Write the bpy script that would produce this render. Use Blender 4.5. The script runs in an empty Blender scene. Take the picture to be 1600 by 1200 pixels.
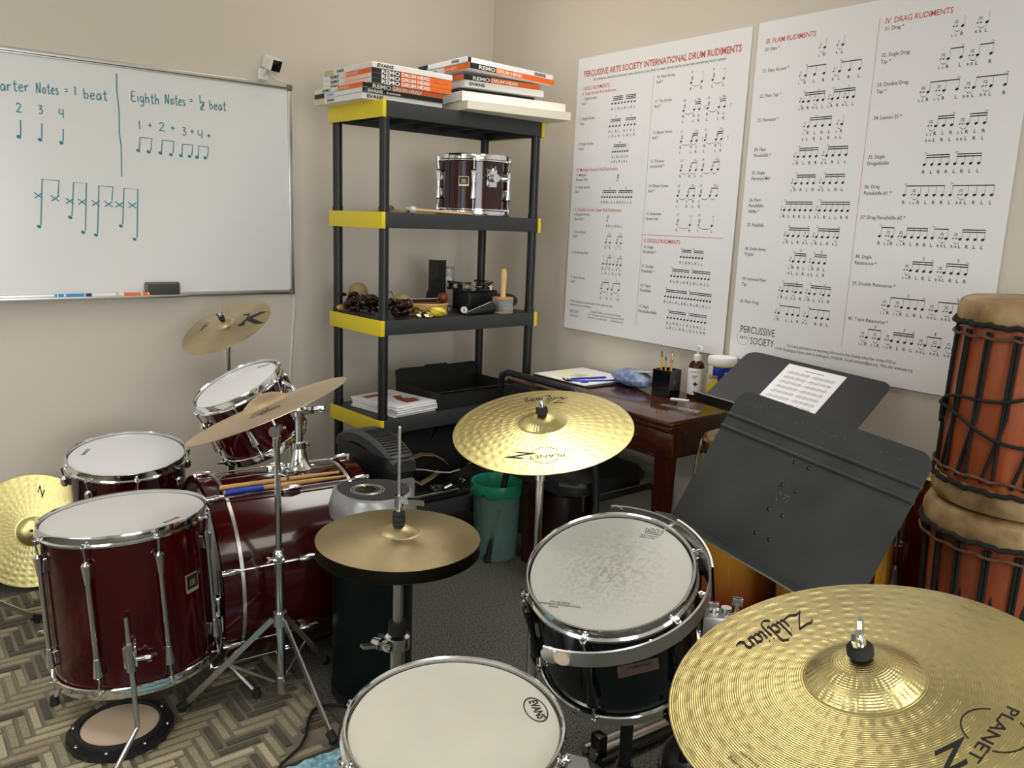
import bpy, bmesh, math, random
from mathutils import Matrix, Vector, Euler, noise
random.seed(7)
PI = math.pi
V = Vector
C = bpy.context.scene.collection
SC = bpy.context.scene
def rad(a): return math.radians(a)

# ------------------------------------------------------------------ camera
cam_data = bpy.data.cameras.new('camera'); cam = bpy.data.objects.new('camera', cam_data); C.objects.link(cam)
CAM_AT = V((-2.489, -3.388, 1.380)); YAW, PITCH, ROLL = rad(51.62), rad(-11.06), rad(2.13)
fw = V((math.cos(YAW)*math.cos(PITCH), math.sin(YAW)*math.cos(PITCH), math.sin(PITCH)))
rt = V((math.sin(YAW), -math.cos(YAW), 0)); upv = rt.cross(fw)
rt2 = rt*math.cos(ROLL)+upv*math.sin(ROLL); up2 = -rt*math.sin(ROLL)+upv*math.cos(ROLL)
cam.matrix_world = Matrix(((rt2.x, up2.x, -fw.x, CAM_AT.x), (rt2.y, up2.y, -fw.y, CAM_AT.y), (rt2.z, up2.z, -fw.z, CAM_AT.z), (0, 0, 0, 1)))
cam_data.sensor_width = 36.0; cam_data.lens = 29.03; cam_data.clip_start = 0.02; cam_data.clip_end = 50
SC.camera = cam

# ------------------------------------------------------------------ world, exposure
CEIL = 2.80
LIGHT_STRENGTH = 2.0
LIGHT_WATTS = [6.5, 6, 6, 8, 30, 30]
FILL_WINDOW_WATTS = [75, 75]
LIGHT_COLOR = (1.0, .995, .985)
LIGHT_SPREAD = [95, 110, 160, 160, 180, 180]
LIGHTS_AT = [(-0.62, -1.10), (-2.90, -1.30), (-0.90, -3.90), (-2.90, -3.90), (-5.0, -2.4), (-2.90, -5.90)]  # last two panels are added out of view to brighten the walls
w = bpy.data.worlds.new('room_world'); SC.world = w; w.use_nodes = True
w.node_tree.nodes['Background'].inputs[0].default_value = (0.8, 0.85, 1, 1)
w.node_tree.nodes['Background'].inputs[1].default_value = 0.05
SC.view_settings.view_transform = 'Standard'
SC.view_settings.look = 'None'
SC.view_settings.gamma = 1.0
SC.view_settings.use_curve_mapping = False
SC.view_settings.exposure = 0.0

# ------------------------------------------------------------------ materials
def srgb(r, g, b):
    f = lambda c: (c/255/12.92) if c/255 <= .04045 else ((c/255+.055)/1.055)**2.4
    return (f(r), f(g), f(b), 1)
def mat(name, col, rough=.5, metal=0., coat=0., noise=0., nscale=20., bump=0., bscale=200., trans=0., ior=1.45, emit=0., spec=None, aniso=0., alpha=1.0, ncol=None):
    m = bpy.data.materials.new(name); m.use_nodes = True
    nt = m.node_tree; b = nt.nodes['Principled BSDF']; L = nt.links
    b.inputs['Base Color'].default_value = col; b.inputs['Roughness'].default_value = rough
    b.inputs['Metallic'].default_value = metal; b.inputs['Coat Weight'].default_value = coat; b.inputs['Coat Roughness'].default_value = .05
    b.inputs['Transmission Weight'].default_value = trans; b.inputs['IOR'].default_value = ior
    if spec is not None: b.inputs['Specular IOR Level'].default_value = spec
    if alpha < 1: b.inputs['Alpha'].default_value = alpha
    if emit: b.inputs['Emission Color'].default_value = col; b.inputs['Emission Strength'].default_value = emit
    tc = nt.nodes.new('ShaderNodeTexCoord')
    if noise:
        n = nt.nodes.new('ShaderNodeTexNoise'); n.inputs['Scale'].default_value = nscale; n.inputs['Detail'].default_value = 6
        L.new(tc.outputs['Object'], n.inputs['Vector'])
        mx = nt.nodes.new('ShaderNodeMix'); mx.data_type = 'RGBA'
        c2 = ncol or (min(1, col[0]*(1-noise)), min(1, col[1]*(1-noise)), min(1, col[2]*(1-noise)), 1)
        mx.inputs[6].default_value = col; mx.inputs[7].default_value = c2
        r = nt.nodes.new('ShaderNodeValToRGB'); r.color_ramp.elements[0].position = .35; r.color_ramp.elements[1].position = .7
        L.new(n.outputs['Fac'], r.inputs[0]); L.new(r.outputs[0], mx.inputs[0]); L.new(mx.outputs[2], b.inputs['Base Color'])
    if bump:
        n = nt.nodes.new('ShaderNodeTexNoise'); n.inputs['Scale'].default_value = bscale; n.inputs['Detail'].default_value = 4
        L.new(tc.outputs['Object'], n.inputs['Vector'])
        bp = nt.nodes.new('ShaderNodeBump'); bp.inputs['Strength'].default_value = bump; bp.inputs['Distance'].default_value = .002
        L.new(n.outputs['Fac'], bp.inputs['Height']); L.new(bp.outputs[0], b.inputs['Normal'])
    if aniso:
        b.inputs['Anisotropic'].default_value = aniso
        t = nt.nodes.new('ShaderNodeTangent'); t.direction_type = 'RADIAL'; t.axis = 'Z'; L.new(t.outputs[0], b.inputs['Tangent'])
    return m
def cymbal_mat(name, col, rough, hammer=0., groove=250., gs=.15, stain=.25):
    m = mat(name, col, rough, 1.0, noise=stain, nscale=6., aniso=.55)
    nt = m.node_tree; L = nt.links; b = nt.nodes['Principled BSDF']
    tc = nt.nodes.new('ShaderNodeTexCoord'); sx = nt.nodes.new('ShaderNodeSeparateXYZ'); L.new(tc.outputs['Object'], sx.inputs[0])
    cx = nt.nodes.new('ShaderNodeCombineXYZ'); L.new(sx.outputs[0], cx.inputs[0]); L.new(sx.outputs[1], cx.inputs[1])
    ln = nt.nodes.new('ShaderNodeVectorMath'); ln.operation = 'LENGTH'; L.new(cx.outputs[0], ln.inputs[0])
    mu = nt.nodes.new('ShaderNodeMath'); mu.operation = 'MULTIPLY'; L.new(ln.outputs['Value'], mu.inputs[0]); mu.inputs[1].default_value = 6.283*groove
    si = nt.nodes.new('ShaderNodeMath'); si.operation = 'SINE'; L.new(mu.outputs[0], si.inputs[0])
    b1 = nt.nodes.new('ShaderNodeBump'); b1.inputs['Strength'].default_value = gs; b1.inputs['Distance'].default_value = .0006
    L.new(si.outputs[0], b1.inputs['Height']); last = b1
    if hammer:
        # rings of hammer dents in polar coordinates
        at = nt.nodes.new('ShaderNodeMath'); at.operation = 'ARCTAN2'; L.new(sx.outputs[1], at.inputs[0]); L.new(sx.outputs[0], at.inputs[1])
        k = nt.nodes.new('ShaderNodeMath'); k.operation = 'MULTIPLY'; L.new(ln.outputs['Value'], k.inputs[0]); k.inputs[1].default_value = 48.
        a2 = nt.nodes.new('ShaderNodeMath'); a2.operation = 'MULTIPLY'; L.new(at.outputs[0], a2.inputs[0]); a2.inputs[1].default_value = 40/6.2832
        cm = nt.nodes.new('ShaderNodeCombineXYZ'); L.new(k.outputs[0], cm.inputs[0]); L.new(a2.outputs[0], cm.inputs[1])
        vo = nt.nodes.new('ShaderNodeTexVoronoi'); vo.inputs['Scale'].default_value = 1.; vo.inputs['Randomness'].default_value = .2; L.new(cm.outputs[0], vo.inputs['Vector'])
        rr = nt.nodes.new('ShaderNodeValToRGB'); rr.color_ramp.elements[0].position = .15; rr.color_ramp.elements[1].position = .42; L.new(vo.outputs['Distance'], rr.inputs[0])
        b2 = nt.nodes.new('ShaderNodeBump'); b2.inputs['Strength'].default_value = hammer; b2.inputs['Distance'].default_value = .002
        L.new(rr.outputs[0], b2.inputs['Height']); L.new(b1.outputs[0], b2.inputs['Normal']); last = b2
    L.new(last.outputs[0], b.inputs['Normal'])
    return m
M = {}
M['wall'] = mat('painted_wall', srgb(212, 204, 191), .75, bump=.15, bscale=350.)
M['ceiling'] = mat('ceiling_tile', srgb(225, 222, 214), .9, bump=.4, bscale=120.)
M['carpet'] = mat('grey_carpet', srgb(112, 111, 102), .95, noise=.85, nscale=170., bump=1., bscale=260., spec=.1)
M['base'] = mat('black_vinyl', srgb(22, 22, 22), .5)
M['chrome'] = mat('chrome', (.80, .81, .82, 1), .10, 1.)
M['steel'] = mat('brushed_steel', (.62, .62, .61, 1), .28, 1.)
M['dullsteel'] = mat('dull_steel', (.50, .50, .48, 1), .4, 1.)
M['alu'] = mat('aluminium', (.62, .62, .60, 1), .33, 1.)
M['red'] = mat('maroon_lacquer', srgb(56, 3, 6), .14, coat=.3, noise=.5, nscale=9.)
M['black_lacquer'] = mat('dark_teal_lacquer', (.002, .005, .006, 1), .16, coat=.4, spec=.3)
M['blackgloss'] = mat('black_gloss', (.006, .006, .007, 1), .14, coat=.4)
M['blackchrome'] = mat('black_chrome', (.05, .05, .05, 1), .22, .9)
M['black'] = mat('black_plastic', (.012, .012, .013, 1), .42, bump=.2, bscale=500.)
M['blackmatte'] = mat('black_matte', (.01, .01, .01, 1), .8)
M['rubber'] = mat('black_rubber', (.01, .01, .01, 1), .7)
M['shelf'] = mat('charcoal_plastic', srgb(52, 54, 55), .5, bump=.15, bscale=300.)
M['post'] = mat('dark_post_plastic', srgb(28, 29, 30), .38)
M['yellow'] = mat('yellow_plastic', srgb(232, 208, 38), .42)
M['head'] = mat('coated_white_head', srgb(208, 207, 204), .55, bump=.1, bscale=700.)
M['headnew'] = mat('fresh_white_head', srgb(222, 222, 224), .38)
M['headsnare'] = mat('used_snare_head', srgb(204, 202, 190), .6, noise=.08, nscale=7., bump=.1, bscale=600.)
M['headworn'] = mat('worn_drum_head', srgb(214, 214, 205), .5, bump=.1, bscale=600.)
M['white'] = mat('white_paint', srgb(238, 236, 230), .5)
M['board'] = mat('whiteboard_enamel', srgb(232, 233, 233), .18)
M['paper'] = mat('white_paper', srgb(236, 235, 237), .7)
M['cream'] = mat('cream_card', srgb(232, 226, 206), .7)
M['ink'] = mat('black_ink', (.008, .008, .008, 1), .6)
M['inkgrey'] = mat('grey_ink', (.05, .05, .05, 1), .6)
M['inkred'] = mat('red_ink', srgb(196, 92, 70), .6)
M['teal'] = mat('teal_marker_ink', srgb(44, 134, 148), .5)
M['orange'] = mat('orange_print', srgb(240, 112, 34), .5)
M['salmon'] = mat('salmon_print', srgb(250, 205, 180), .5)
M['cardblack'] = mat('black_print', srgb(32, 30, 28), .5)
M['blue'] = mat('blue_plastic', srgb(24, 60, 170), .4)
M['lightblue'] = mat('light_blue_plastic', srgb(50, 150, 205), .4)
M['purple'] = mat('purple_plastic', srgb(48, 26, 120), .4)
M['wood'] = mat('light_wood', srgb(205, 160, 98), .5, noise=.25, nscale=14.)
M['lightwood'] = mat('pale_wood', srgb(228, 190, 130), .45, noise=.15, nscale=14.)
M['grey'] = mat('grey_plastic', srgb(105, 104, 98), .5)
M['silver'] = mat('silver_plastic', srgb(172, 174, 176), .32, .45)
M['felt'] = mat('black_felt', (.02, .02, .02, 1), .95)
M['skin'] = mat('goat_skin', srgb(180, 154, 108), .55, noise=.45, nscale=14., bump=.35, bscale=60., ncol=srgb(116, 90, 56))
M['rope'] = mat('black_rope', (.012, .011, .010, 1), .85, bump=1., bscale=500.)
M['ropebrown'] = mat('brown_cord', srgb(110, 82, 56), .7, noise=.6, nscale=90., bump=1., bscale=300.)
M['shells'] = mat('dark_nut_shell', srgb(42, 22, 20), .2, noise=.5, nscale=30.)
M['brass'] = mat('brass', (.62, .47, .22, 1), .25, 1.)
M['gold'] = mat('gold_label', (.72, .62, .42, 1), .35, .7)
M['plate'] = mat('bronze_name_plate', srgb(118, 98, 86), .35, .6)
M['darkwood'] = mat('dark_wood', srgb(46, 22, 14), .4, noise=.4, nscale=12.)
M['brownbottle'] = mat('brown_bottle', srgb(58, 24, 16), .15)
M['clear'] = mat('clear_plastic', (.9, .92, .92, 1), .08, trans=.92, ior=1.3)
M['frosted'] = mat('frosted_plastic', (.20, .30, .27, 1), .25, alpha=.38)
M['bag'] = mat('green_bag', srgb(36, 130, 98), .3, bump=1., bscale=14.)
M['bluebag'] = mat('blue_bagged_beads', srgb(84, 116, 190), .25, noise=.6, nscale=60., ncol=srgb(190, 205, 230), bump=1., bscale=70.)
M['stand'] = mat('charcoal_steel', srgb(54, 57, 58), .5, noise=.4, nscale=9., bump=.5, bscale=500.)
M['standdark'] = mat('black_steel', srgb(30, 31, 32), .48, bump=.35, bscale=600.)
M['scratch'] = mat('bare_scratch', srgb(118, 118, 114), .5)
M['leather'] = mat('black_vinyl_seat', (.012, .012, .012, 1), .45, bump=.3, bscale=250.)
M['ride'] = cymbal_mat('ride_bronze', (.86, .76, .36, 1), .27, .22, 330., .16)
M['crash'] = cymbal_mat('crash_bronze', (.92, .82, .36, 1), .28, .18, 420., .08)
M['hat'] = cymbal_mat('hat_bronze', (.74, .63, .36, 1), .34, 0., 500., .08, .22)
M['hatshaded'] = cymbal_mat('shaded_hat_bronze', (.05, .04, .02, 1), .35, 0., 500., .08, .2)  # hat bronze darkened to carry the shade under the upper cymbal
M['tanball'] = mat('tan_ball', srgb(168, 150, 104), .45, noise=.3, nscale=12.)
M['tower'] = mat('dark_teal_plastic', (.002, .006, .006, 1), .38, spec=.25)
M['darkred'] = mat('dark_red_lacquer', srgb(84, 16, 10), .25, coat=.8)
M['kcym'] = cymbal_mat('aged_bronze', (.60, .49, .27, 1), .34, .25, 400., .1, .35)
M['thin'] = cymbal_mat('pale_bronze', (.66, .52, .33, 1), .42, 0., 500., .1, .15)
M['padtan'] = mat('tan_pad_rubber', srgb(205, 184, 160), .7)
M['bluemat'] = mat('blue_pile', srgb(78, 140, 160), .95, noise=.6, nscale=60., ncol=srgb(170, 205, 212), bump=1., bscale=120.)
M['rugbase'] = mat('rug_base', srgb(138, 130, 114), .95, noise=.3, nscale=5., bump=1., bscale=420., spec=.1)
M['rugcream'] = mat('rug_cream', srgb(190, 180, 152), .95, noise=.25, nscale=160., bump=1., bscale=420., spec=.1)
M['rugtan'] = mat('rug_tan', srgb(162, 152, 128), .95, noise=.25, nscale=160., bump=1., bscale=420., spec=.1)
M['rugdark'] = mat('rug_charcoal', srgb(98, 93, 83), .95, noise=.3, nscale=160., bump=1., bscale=420., spec=.1)
M['lamp'] = mat('lamp_diffuser', srgb(255, 240, 216), .6, emit=LIGHT_STRENGTH)
M['windowfill'] = mat('window_fill_glow', srgb(235, 245, 255), .3, emit=1.5)  # glow for the added panes behind the camera
def wood_mat(name, c1, c2, rough=.25, coat=.6, axis=1, sc=3.):
    m = mat(name, c1, rough, coat=coat); nt = m.node_tree; L = nt.links
    tc = nt.nodes.new('ShaderNodeTexCoord'); mp = nt.nodes.new('ShaderNodeMapping')
    s = [14., 14., 14.]; s[axis] = 1.2; mp.inputs['Scale'].default_value = s
    n = nt.nodes.new('ShaderNodeTexNoise'); n.inputs['Scale'].default_value = sc; n.inputs['Detail'].default_value = 8; n.inputs['Distortion'].default_value = .6
    r = nt.nodes.new('ShaderNodeValToRGB'); r.color_ramp.elements[0].color = c1; r.color_ramp.elements[1].color = c2
    r.color_ramp.elements[0].position = .3; r.color_ramp.elements[1].position = .7
    L.new(tc.outputs['Object'], mp.inputs[0]); L.new(mp.outputs[0], n.inputs['Vector']); L.new(n.outputs['Fac'], r.inputs[0])
    L.new(r.outputs[0], nt.nodes['Principled BSDF'].inputs['Base Color'])
    return m
M['mahogany'] = wood_mat('mahogany', srgb(44, 20, 11), srgb(76, 38, 18), .16, .45)
M['mahogany_dark'] = wood_mat('mahogany_dark', srgb(30, 9, 8), srgb(60, 20, 14), .25, .3, 2)
M['dunun'] = wood_mat('red_stained_wood', srgb(134, 52, 28), srgb(172, 96, 54), .4, .15, 2, 2.)
M['dunun2'] = wood_mat('red_stained_wood_dark', srgb(116, 44, 26), srgb(154, 82, 48), .4, .15, 2, 2.)
def burst_mat():
    m = mat('sunburst_lacquer', srgb(190, 130, 30), .25, coat=1.); nt = m.node_tree; L = nt.links
    tc = nt.nodes.new('ShaderNodeTexCoord'); sx = nt.nodes.new('ShaderNodeSeparateXYZ'); L.new(tc.outputs['Object'], sx.inputs[0])
    r = nt.nodes.new('ShaderNodeValToRGB'); e = r.color_ramp.elements
    e[0].position = .12; e[0].color = srgb(70, 8, 8); e[1].position = .42; e[1].color = srgb(196, 140, 36)
    k = e.new(.22); k.color = srgb(120, 34, 10)
    L.new(sx.outputs[2], r.inputs[0]); L.new(r.outputs[0], nt.nodes['Principled BSDF'].inputs['Base Color'])
    return m
M['burst'] = burst_mat()
def worn_head():
    m = M['headworn']; nt = m.node_tree; L = nt.links; b = nt.nodes['Principled BSDF']
    tc = nt.nodes.new('ShaderNodeTexCoord'); sx = nt.nodes.new('ShaderNodeSeparateXYZ'); L.new(tc.outputs['Object'], sx.inputs[0])
    cx = nt.nodes.new('ShaderNodeCombineXYZ'); L.new(sx.outputs[0], cx.inputs[0]); L.new(sx.outputs[1], cx.inputs[1])
    ln = nt.nodes.new('ShaderNodeVectorMath'); ln.operation = 'LENGTH'; L.new(cx.outputs[0], ln.inputs[0])
    r = nt.nodes.new('ShaderNodeValToRGB'); r.color_ramp.elements[0].position = .0; r.color_ramp.elements[0].color = (1, 1, 1, 1)
    r.color_ramp.elements[1].position = .145; r.color_ramp.elements[1].color = (0, 0, 0, 1); L.new(ln.outputs['Value'], r.inputs[0])
    n = nt.nodes.new('ShaderNodeTexNoise'); n.inputs['Scale'].default_value = 110.; n.inputs['Detail'].default_value = 5; L.new(tc.outputs['Object'], n.inputs['Vector'])
    r2 = nt.nodes.new('ShaderNodeValToRGB'); r2.color_ramp.elements[0].position = .42; r2.color_ramp.elements[1].position = .66; L.new(n.outputs['Fac'], r2.inputs[0])
    mu = nt.nodes.new('ShaderNodeMath'); mu.operation = 'MULTIPLY'; L.new(r.outputs[0], mu.inputs[0]); L.new(r2.outputs[0], mu.inputs[1])
    mx = nt.nodes.new('ShaderNodeMix'); mx.data_type = 'RGBA'; mx.inputs[6].default_value = srgb(194, 195, 187); mx.inputs[7].default_value = srgb(152, 151, 146)
    L.new(mu.outputs[0], mx.inputs[0]); L.new(mx.outputs[2], b.inputs['Base Color'])
worn_head()

# ------------------------------------------------------------------ mesh building
WM = {}
def frame(o, z, x=None):
    z = V(z).normalized(); x = V(x) if x is not None else V((1, 0, 0))
    if abs(x.normalized().dot(z)) > .98: x = V((0, 1, 0))
    y = z.cross(x).normalized(); x = y.cross(z).normalized(); o = V(o)
    return Matrix(((x.x, y.x, z.x, o.x), (x.y, y.y, z.y, o.y), (x.z, y.z, z.z, o.z), (0, 0, 0, 1)))
def at(x, y, z=0, rz=0): return Matrix.Translation((x, y, z)) @ Matrix.Rotation(rz, 4, 'Z')
_text = {}
def text_geo(s, align, bold, res):
    k = (s, align, bold, res)
    if k not in _text:
        cu = bpy.data.curves.new('t', 'FONT'); cu.body = s; cu.align_x = align; cu.offset = bold; cu.resolution_u = res; cu.size = 1.0
        ob = bpy.data.objects.new('t', cu); C.objects.link(ob)
        me = bpy.data.meshes.new_from_object(ob.evaluated_get(bpy.context.evaluated_depsgraph_get()))
        _text[k] = ([v.co.copy() for v in me.vertices], [tuple(p.vertices) for p in me.polygons])
        bpy.data.objects.remove(ob); bpy.data.curves.remove(cu); bpy.data.meshes.remove(me)
    return _text[k]
class MB:
    def __init__(s, m=None): s.bm = bmesh.new(); s.m = m or Matrix.Identity(4); s.mi = 0
    def _add(s, vs, fs, T=None):
        T = s.m @ T if T is not None else s.m
        bv = [s.bm.verts.new(T @ V(v)) for v in vs]
        for f in fs:
            try: fc = s.bm.faces.new([bv[i] for i in f]); fc.material_index = s.mi; fc.smooth = True
            except ValueError: pass
        return bv
    def box(s, c, d, R=None, bev=0, seg=2):
        x, y, z = d[0]/2, d[1]/2, d[2]/2
        vs = [(a, b, e) for a in (-x, x) for b in (-y, y) for e in (-z, z)]
        fs = [(0, 1, 3, 2), (4, 6, 7, 5), (0, 4, 5, 1), (2, 3, 7, 6), (0, 2, 6, 4), (1, 5, 7, 3)]
        T = Matrix.Translation(c) @ (R.to_4x4() if R is not None else Matrix.Identity(4))
        bv = s._add(vs, fs, T)
        if bev:
            es = list({e for v in bv for e in v.link_edges})
            bmesh.ops.bevel(s.bm, geom=es, offset=bev, segments=seg, affect='EDGES', profile=.6)
        return s
    def lathe(s, prof, seg=48, T=None, closed=False, a0=0, a1=2*PI):
        full = abs(a1-a0-2*PI) < 1e-6; n = seg if full else seg+1
        vs = []; idx = []
        for r, z in prof:
            if r < 1e-7: idx.append([len(vs)]); vs.append((0, 0, z))
            else:
                idx.append(list(range(len(vs), len(vs)+n)))
                for k in range(n):
                    a = a0+(a1-a0)*k/seg; vs.append((r*math.cos(a), r*math.sin(a), z))
        fs = []; m = len(prof); rng = range(m if closed else m-1)
        for i in rng:
            A, B = idx[i], idx[(i+1) % m]
            for k in range(seg):
                k2 = (k+1) % n
                if len(A) == 1 and len(B) == 1: continue
                if len(A) == 1: fs.append((A[0], B[k], B[k2])[::-1])
                elif len(B) == 1: fs.append((A[k], A[k2], B[0]))
                else: fs.append((A[k], A[k2], B[k2], B[k]))
        s._add(vs, fs, T); return s
    def cyl(s, a, b, r, r2=None, seg=20, cap=True):
        a, b = V(a), V(b); L = (b-a).length; r2 = r if r2 is None else r2
        p = [(r, 0), (r2, L)]
        if cap: p = [(0, 0)]+p+[(0, L)]
        return s.lathe(p, seg, frame(a, b-a))
    def sph(s, c, r, seg=20, sc=(1, 1, 1), T=None):
        n = max(6, seg//2); p = [(r*math.sin(PI*i/n), -r*math.cos(PI*i/n)) for i in range(n+1)]; p[0] = (0, -r); p[-1] = (0, r)
        TT = Matrix.Translation(c) @ (T if T is not None else Matrix.Identity(4)) @ Matrix.Diagonal((*sc, 1))
        return s.lathe(p, seg, TT)
    def torus(s, c, z, R, r, seg=40, m=10, a0=0, a1=2*PI, x=None, sz=1.):
        p = [(R+r*math.cos(2*PI*i/m), sz*r*math.sin(2*PI*i/m)) for i in range(m)]
        return s.lathe(p, seg, frame(c, z, x), True, a0, a1)
    def tube(s, pts, r, seg=8, closed=False, flat=None):
        pts = [V(p) for p in pts]; n = len(pts); rs = r if isinstance(r, (list, tuple)) else [r]*n
        vs = []; up = None
        for i in range(n):
            d = (pts[(i+1) % n]-pts[i-1]) if closed else (pts[min(i+1, n-1)]-pts[max(i-1, 0)])
            d.normalize()
            if up is None: up = d.orthogonal() if flat is None else V(flat)
            up = (up-d*up.dot(d)).normalized(); sd = d.cross(up)
            k = 1. if flat is None else .35
            for j in range(seg):
                a = 2*PI*j/seg+PI/seg; vs.append(pts[i]+sd*rs[i]*math.cos(a)+up*rs[i]*k*math.sin(a))
        fs = []
        for i in range(n if closed else n-1):
            for j in range(seg):
                A, B = i*seg, ((i+1) % n)*seg; fs.append((A+j, A+(j+1) % seg, B+(j+1) % seg, B+j))
        if not closed: fs += [tuple(range(seg))[::-1], tuple(range((n-1)*seg, n*seg))]
        s._add(vs, fs); return s
    def prism(s, poly, z0, z1, T=None):
        n = len(poly); vs = [(x, y, z0) for x, y in poly]+[(x, y, z1) for x, y in poly]
        fs = [tuple(range(n))[::-1], tuple(range(n, 2*n))]+[(i, (i+1) % n, n+(i+1) % n, n+i) for i in range(n)]
        s._add(vs, fs, T); return s
    def quad(s, a, b, c, d): s._add([a, b, c, d], [(0, 1, 2, 3)]); return s
    def poly(s, pts, T=None): s._add(pts, [tuple(range(len(pts)))], T); return s
    def text(s, t, size, T, align='LEFT', xs=1., shear=0., bold=0., width=None, warp=None, res=2):
        vs, fs = text_geo(t, align, bold, res)
        if width:
            x0 = min(v.x for v in vs); x1 = max(v.x for v in vs); xs = width/((x1-x0)*size)
        o = []
        for v in vs:
            p = V(((v.x+shear*v.y)*size*xs, v.y*size, 0)); p = T @ p
            if warp: p = warp(p)
            o.append(p)
        s._add(o, fs); return s
    def build(s, name, m, parent=None, sharp=35, loc=None):
        me = bpy.data.meshes.new(name); ob = bpy.data.objects.new(name, me); C.objects.link(ob)
        if parent is not None: W = WM[parent]; ob.parent = parent; WM[ob] = W
        else: W = Matrix.Translation(loc) if loc is not None else Matrix.Identity(4); WM[ob] = W; ob.matrix_world = W
        s.bm.transform(W.inverted())
        bmesh.ops.recalc_face_normals(s.bm, faces=s.bm.faces)
        for e in s.bm.edges:
            if len(e.link_faces) == 2 and e.calc_face_angle(0) > rad(sharp): e.smooth = False
        s.bm.to_mesh(me); s.bm.free()
        for k in (m if isinstance(m, (list, tuple)) else [m]): me.materials.append(M[k] if isinstance(k, str) else k)
        return ob
def tag(o, label=None, cat=None, group=None, kind=None):
    if label: o['label'] = label
    if cat: o['category'] = cat
    if group: o['group'] = group
    if kind: o['kind'] = kind
    return o
def thing(name, label, cat, W, group=None):
    o = bpy.data.objects.new(name, None); C.objects.link(o); o.empty_display_size = .05
    if not isinstance(W, Matrix): W = Matrix.Translation(W)
    o.matrix_world = W; WM[o] = W
    return tag(o, label, cat, group)
def structure(o): o['kind'] = 'structure'; return o
def rrect(w, h, r, n=6):
    p = []
    for cx, cy, a in ((w/2-r, h/2-r, 0), (-w/2+r, h/2-r, 90), (-w/2+r, -h/2+r, 180), (w/2-r, -h/2+r, 270)):
        for i in range(n+1): t = rad(a+90*i/n); p.append((cx+r*math.cos(t), cy+r*math.sin(t)))
    return p
POSTER_ONE=[((0.035, 0.978), '1. Single Stroke|Roll *', (0.219, 0.945), (0.345, 0.945), '[3 n n n n ] [3 n n n n ]', 'RLRLRLRL', ''), ((0.03, 0.897), '2. Single Stroke|Four', (0.212, 0.856), (0.353, 0.856), '[2 n n n n ] . [2 n n n n ]', 'RLRLRLRL|LRLRLRLR', '3'), ((0.03, 0.793), '3. Single Stroke|Seven', (0.239, 0.754), (0.323, 0.754), '[2 n n n n n n ] q', 'RLRLRLR|LRLRLRL', '6'), ((0.027, 0.664), '4. Multiple|Bounce Roll', (0.276, 0.639), (0.277, 0.639), 'o', '', ''), ((0.025, 0.613), '5. Triple Stroke|Roll', (0.192, 0.572), (0.362, 0.573), '[2 n n n n n n ] [2 n n n n n n ]', 'RRRLLLRRRLLL', '3'), ((0.025, 0.498), '6. Double Stroke|Open Roll *', (0.232, 0.475), (0.319, 0.475), 'o x x x x x x x', 'RRLLRRLL', ''), ((0.026, 0.423), '7. Five Stroke|Roll *', (0.233, 0.386), (0.321, 0.388), '[1 t n> ] . [1 t n> ]', 'RRLL', '5'), ((0.027, 0.335), '8. Six Stroke Roll', (0.224, 0.297), (0.327, 0.297), 'n> [1 t n> ] n> [1 t n> ]', 'RLRLRL|LRLRLR', '6'), ((0.028, 0.227), '9. Seven Stroke|Roll *', (0.223, 0.193), (0.326, 0.194), '[1 t . n> ] [1 t . n> ]', 'RLRL|LRLR', '7'), ((0.454, 1.023), '10. Nine Stroke|Roll *', (0.627, 0.985), (0.776, 0.984), 't q> t q>', 'RRLL', '9'), ((0.453, 0.933), '11. Ten Stroke|Roll *', (0.601, 0.888), (0.789, 0.889), 't . . [2 n> n> ] r t . . [2 n> n> ] r', 'RRLRRL|LLRLLR', '10'), ((0.453, 0.816), '12. Eleven Stroke|Roll *', (0.6, 0.776), (0.789, 0.777), 't . . [2 t n> ] r t . . [2 t n> ] r', 'RRLRRL|LLRLLR', '11'), ((0.452, 0.708), '13. Thirteen|Stroke Roll *', (0.61, 0.67), (0.785, 0.672), 't . [1 t n> ] t . [1 t n> ]', 'R_RL_L', '13'), ((0.452, 0.614), '14. Fifteen Stroke|Roll *', (0.606, 0.577), (0.789, 0.578), 't . [1 t n> ] t . [1 t n> ]', 'R_LR_L|L_RL_R', '15'), ((0.449, 0.507), '15. Seventeen|Stroke Roll', (0.613, 0.469), (0.78, 0.471), 'o . q> o . q>', 'RRLL', '17'), ((0.448, 0.377), '16. Single|Paradiddle *', (0.645, 0.348), (0.748, 0.349), '[2 n> n n n ] [2 n> n n n ]', 'RLRRLRLL', ''), ((0.446, 0.301), '17. Double|Paradiddle *', (0.605, 0.273), (0.787, 0.275), '[2 n> n n n n n ] [2 n> n n n n n ]', 'RLRLRRLRLRLL', ''), ((0.446, 0.224), '18. Triple|Paradiddle', (0.582, 0.192), (0.802, 0.193), '[2 n> n n n n n n n ] [2 n> n n n n n n n ]', 'RLRLRLRRLRLRLRLL', ''), ((0.446, 0.14), '19. Single|Paradiddle-diddle', (0.604, 0.111), (0.788, 0.112), '[2 n> n n n n n ] [2 n> n n n n n ]', 'RLRRLLRLRRLL|LRLLRRLRLLRR', '')]
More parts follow.
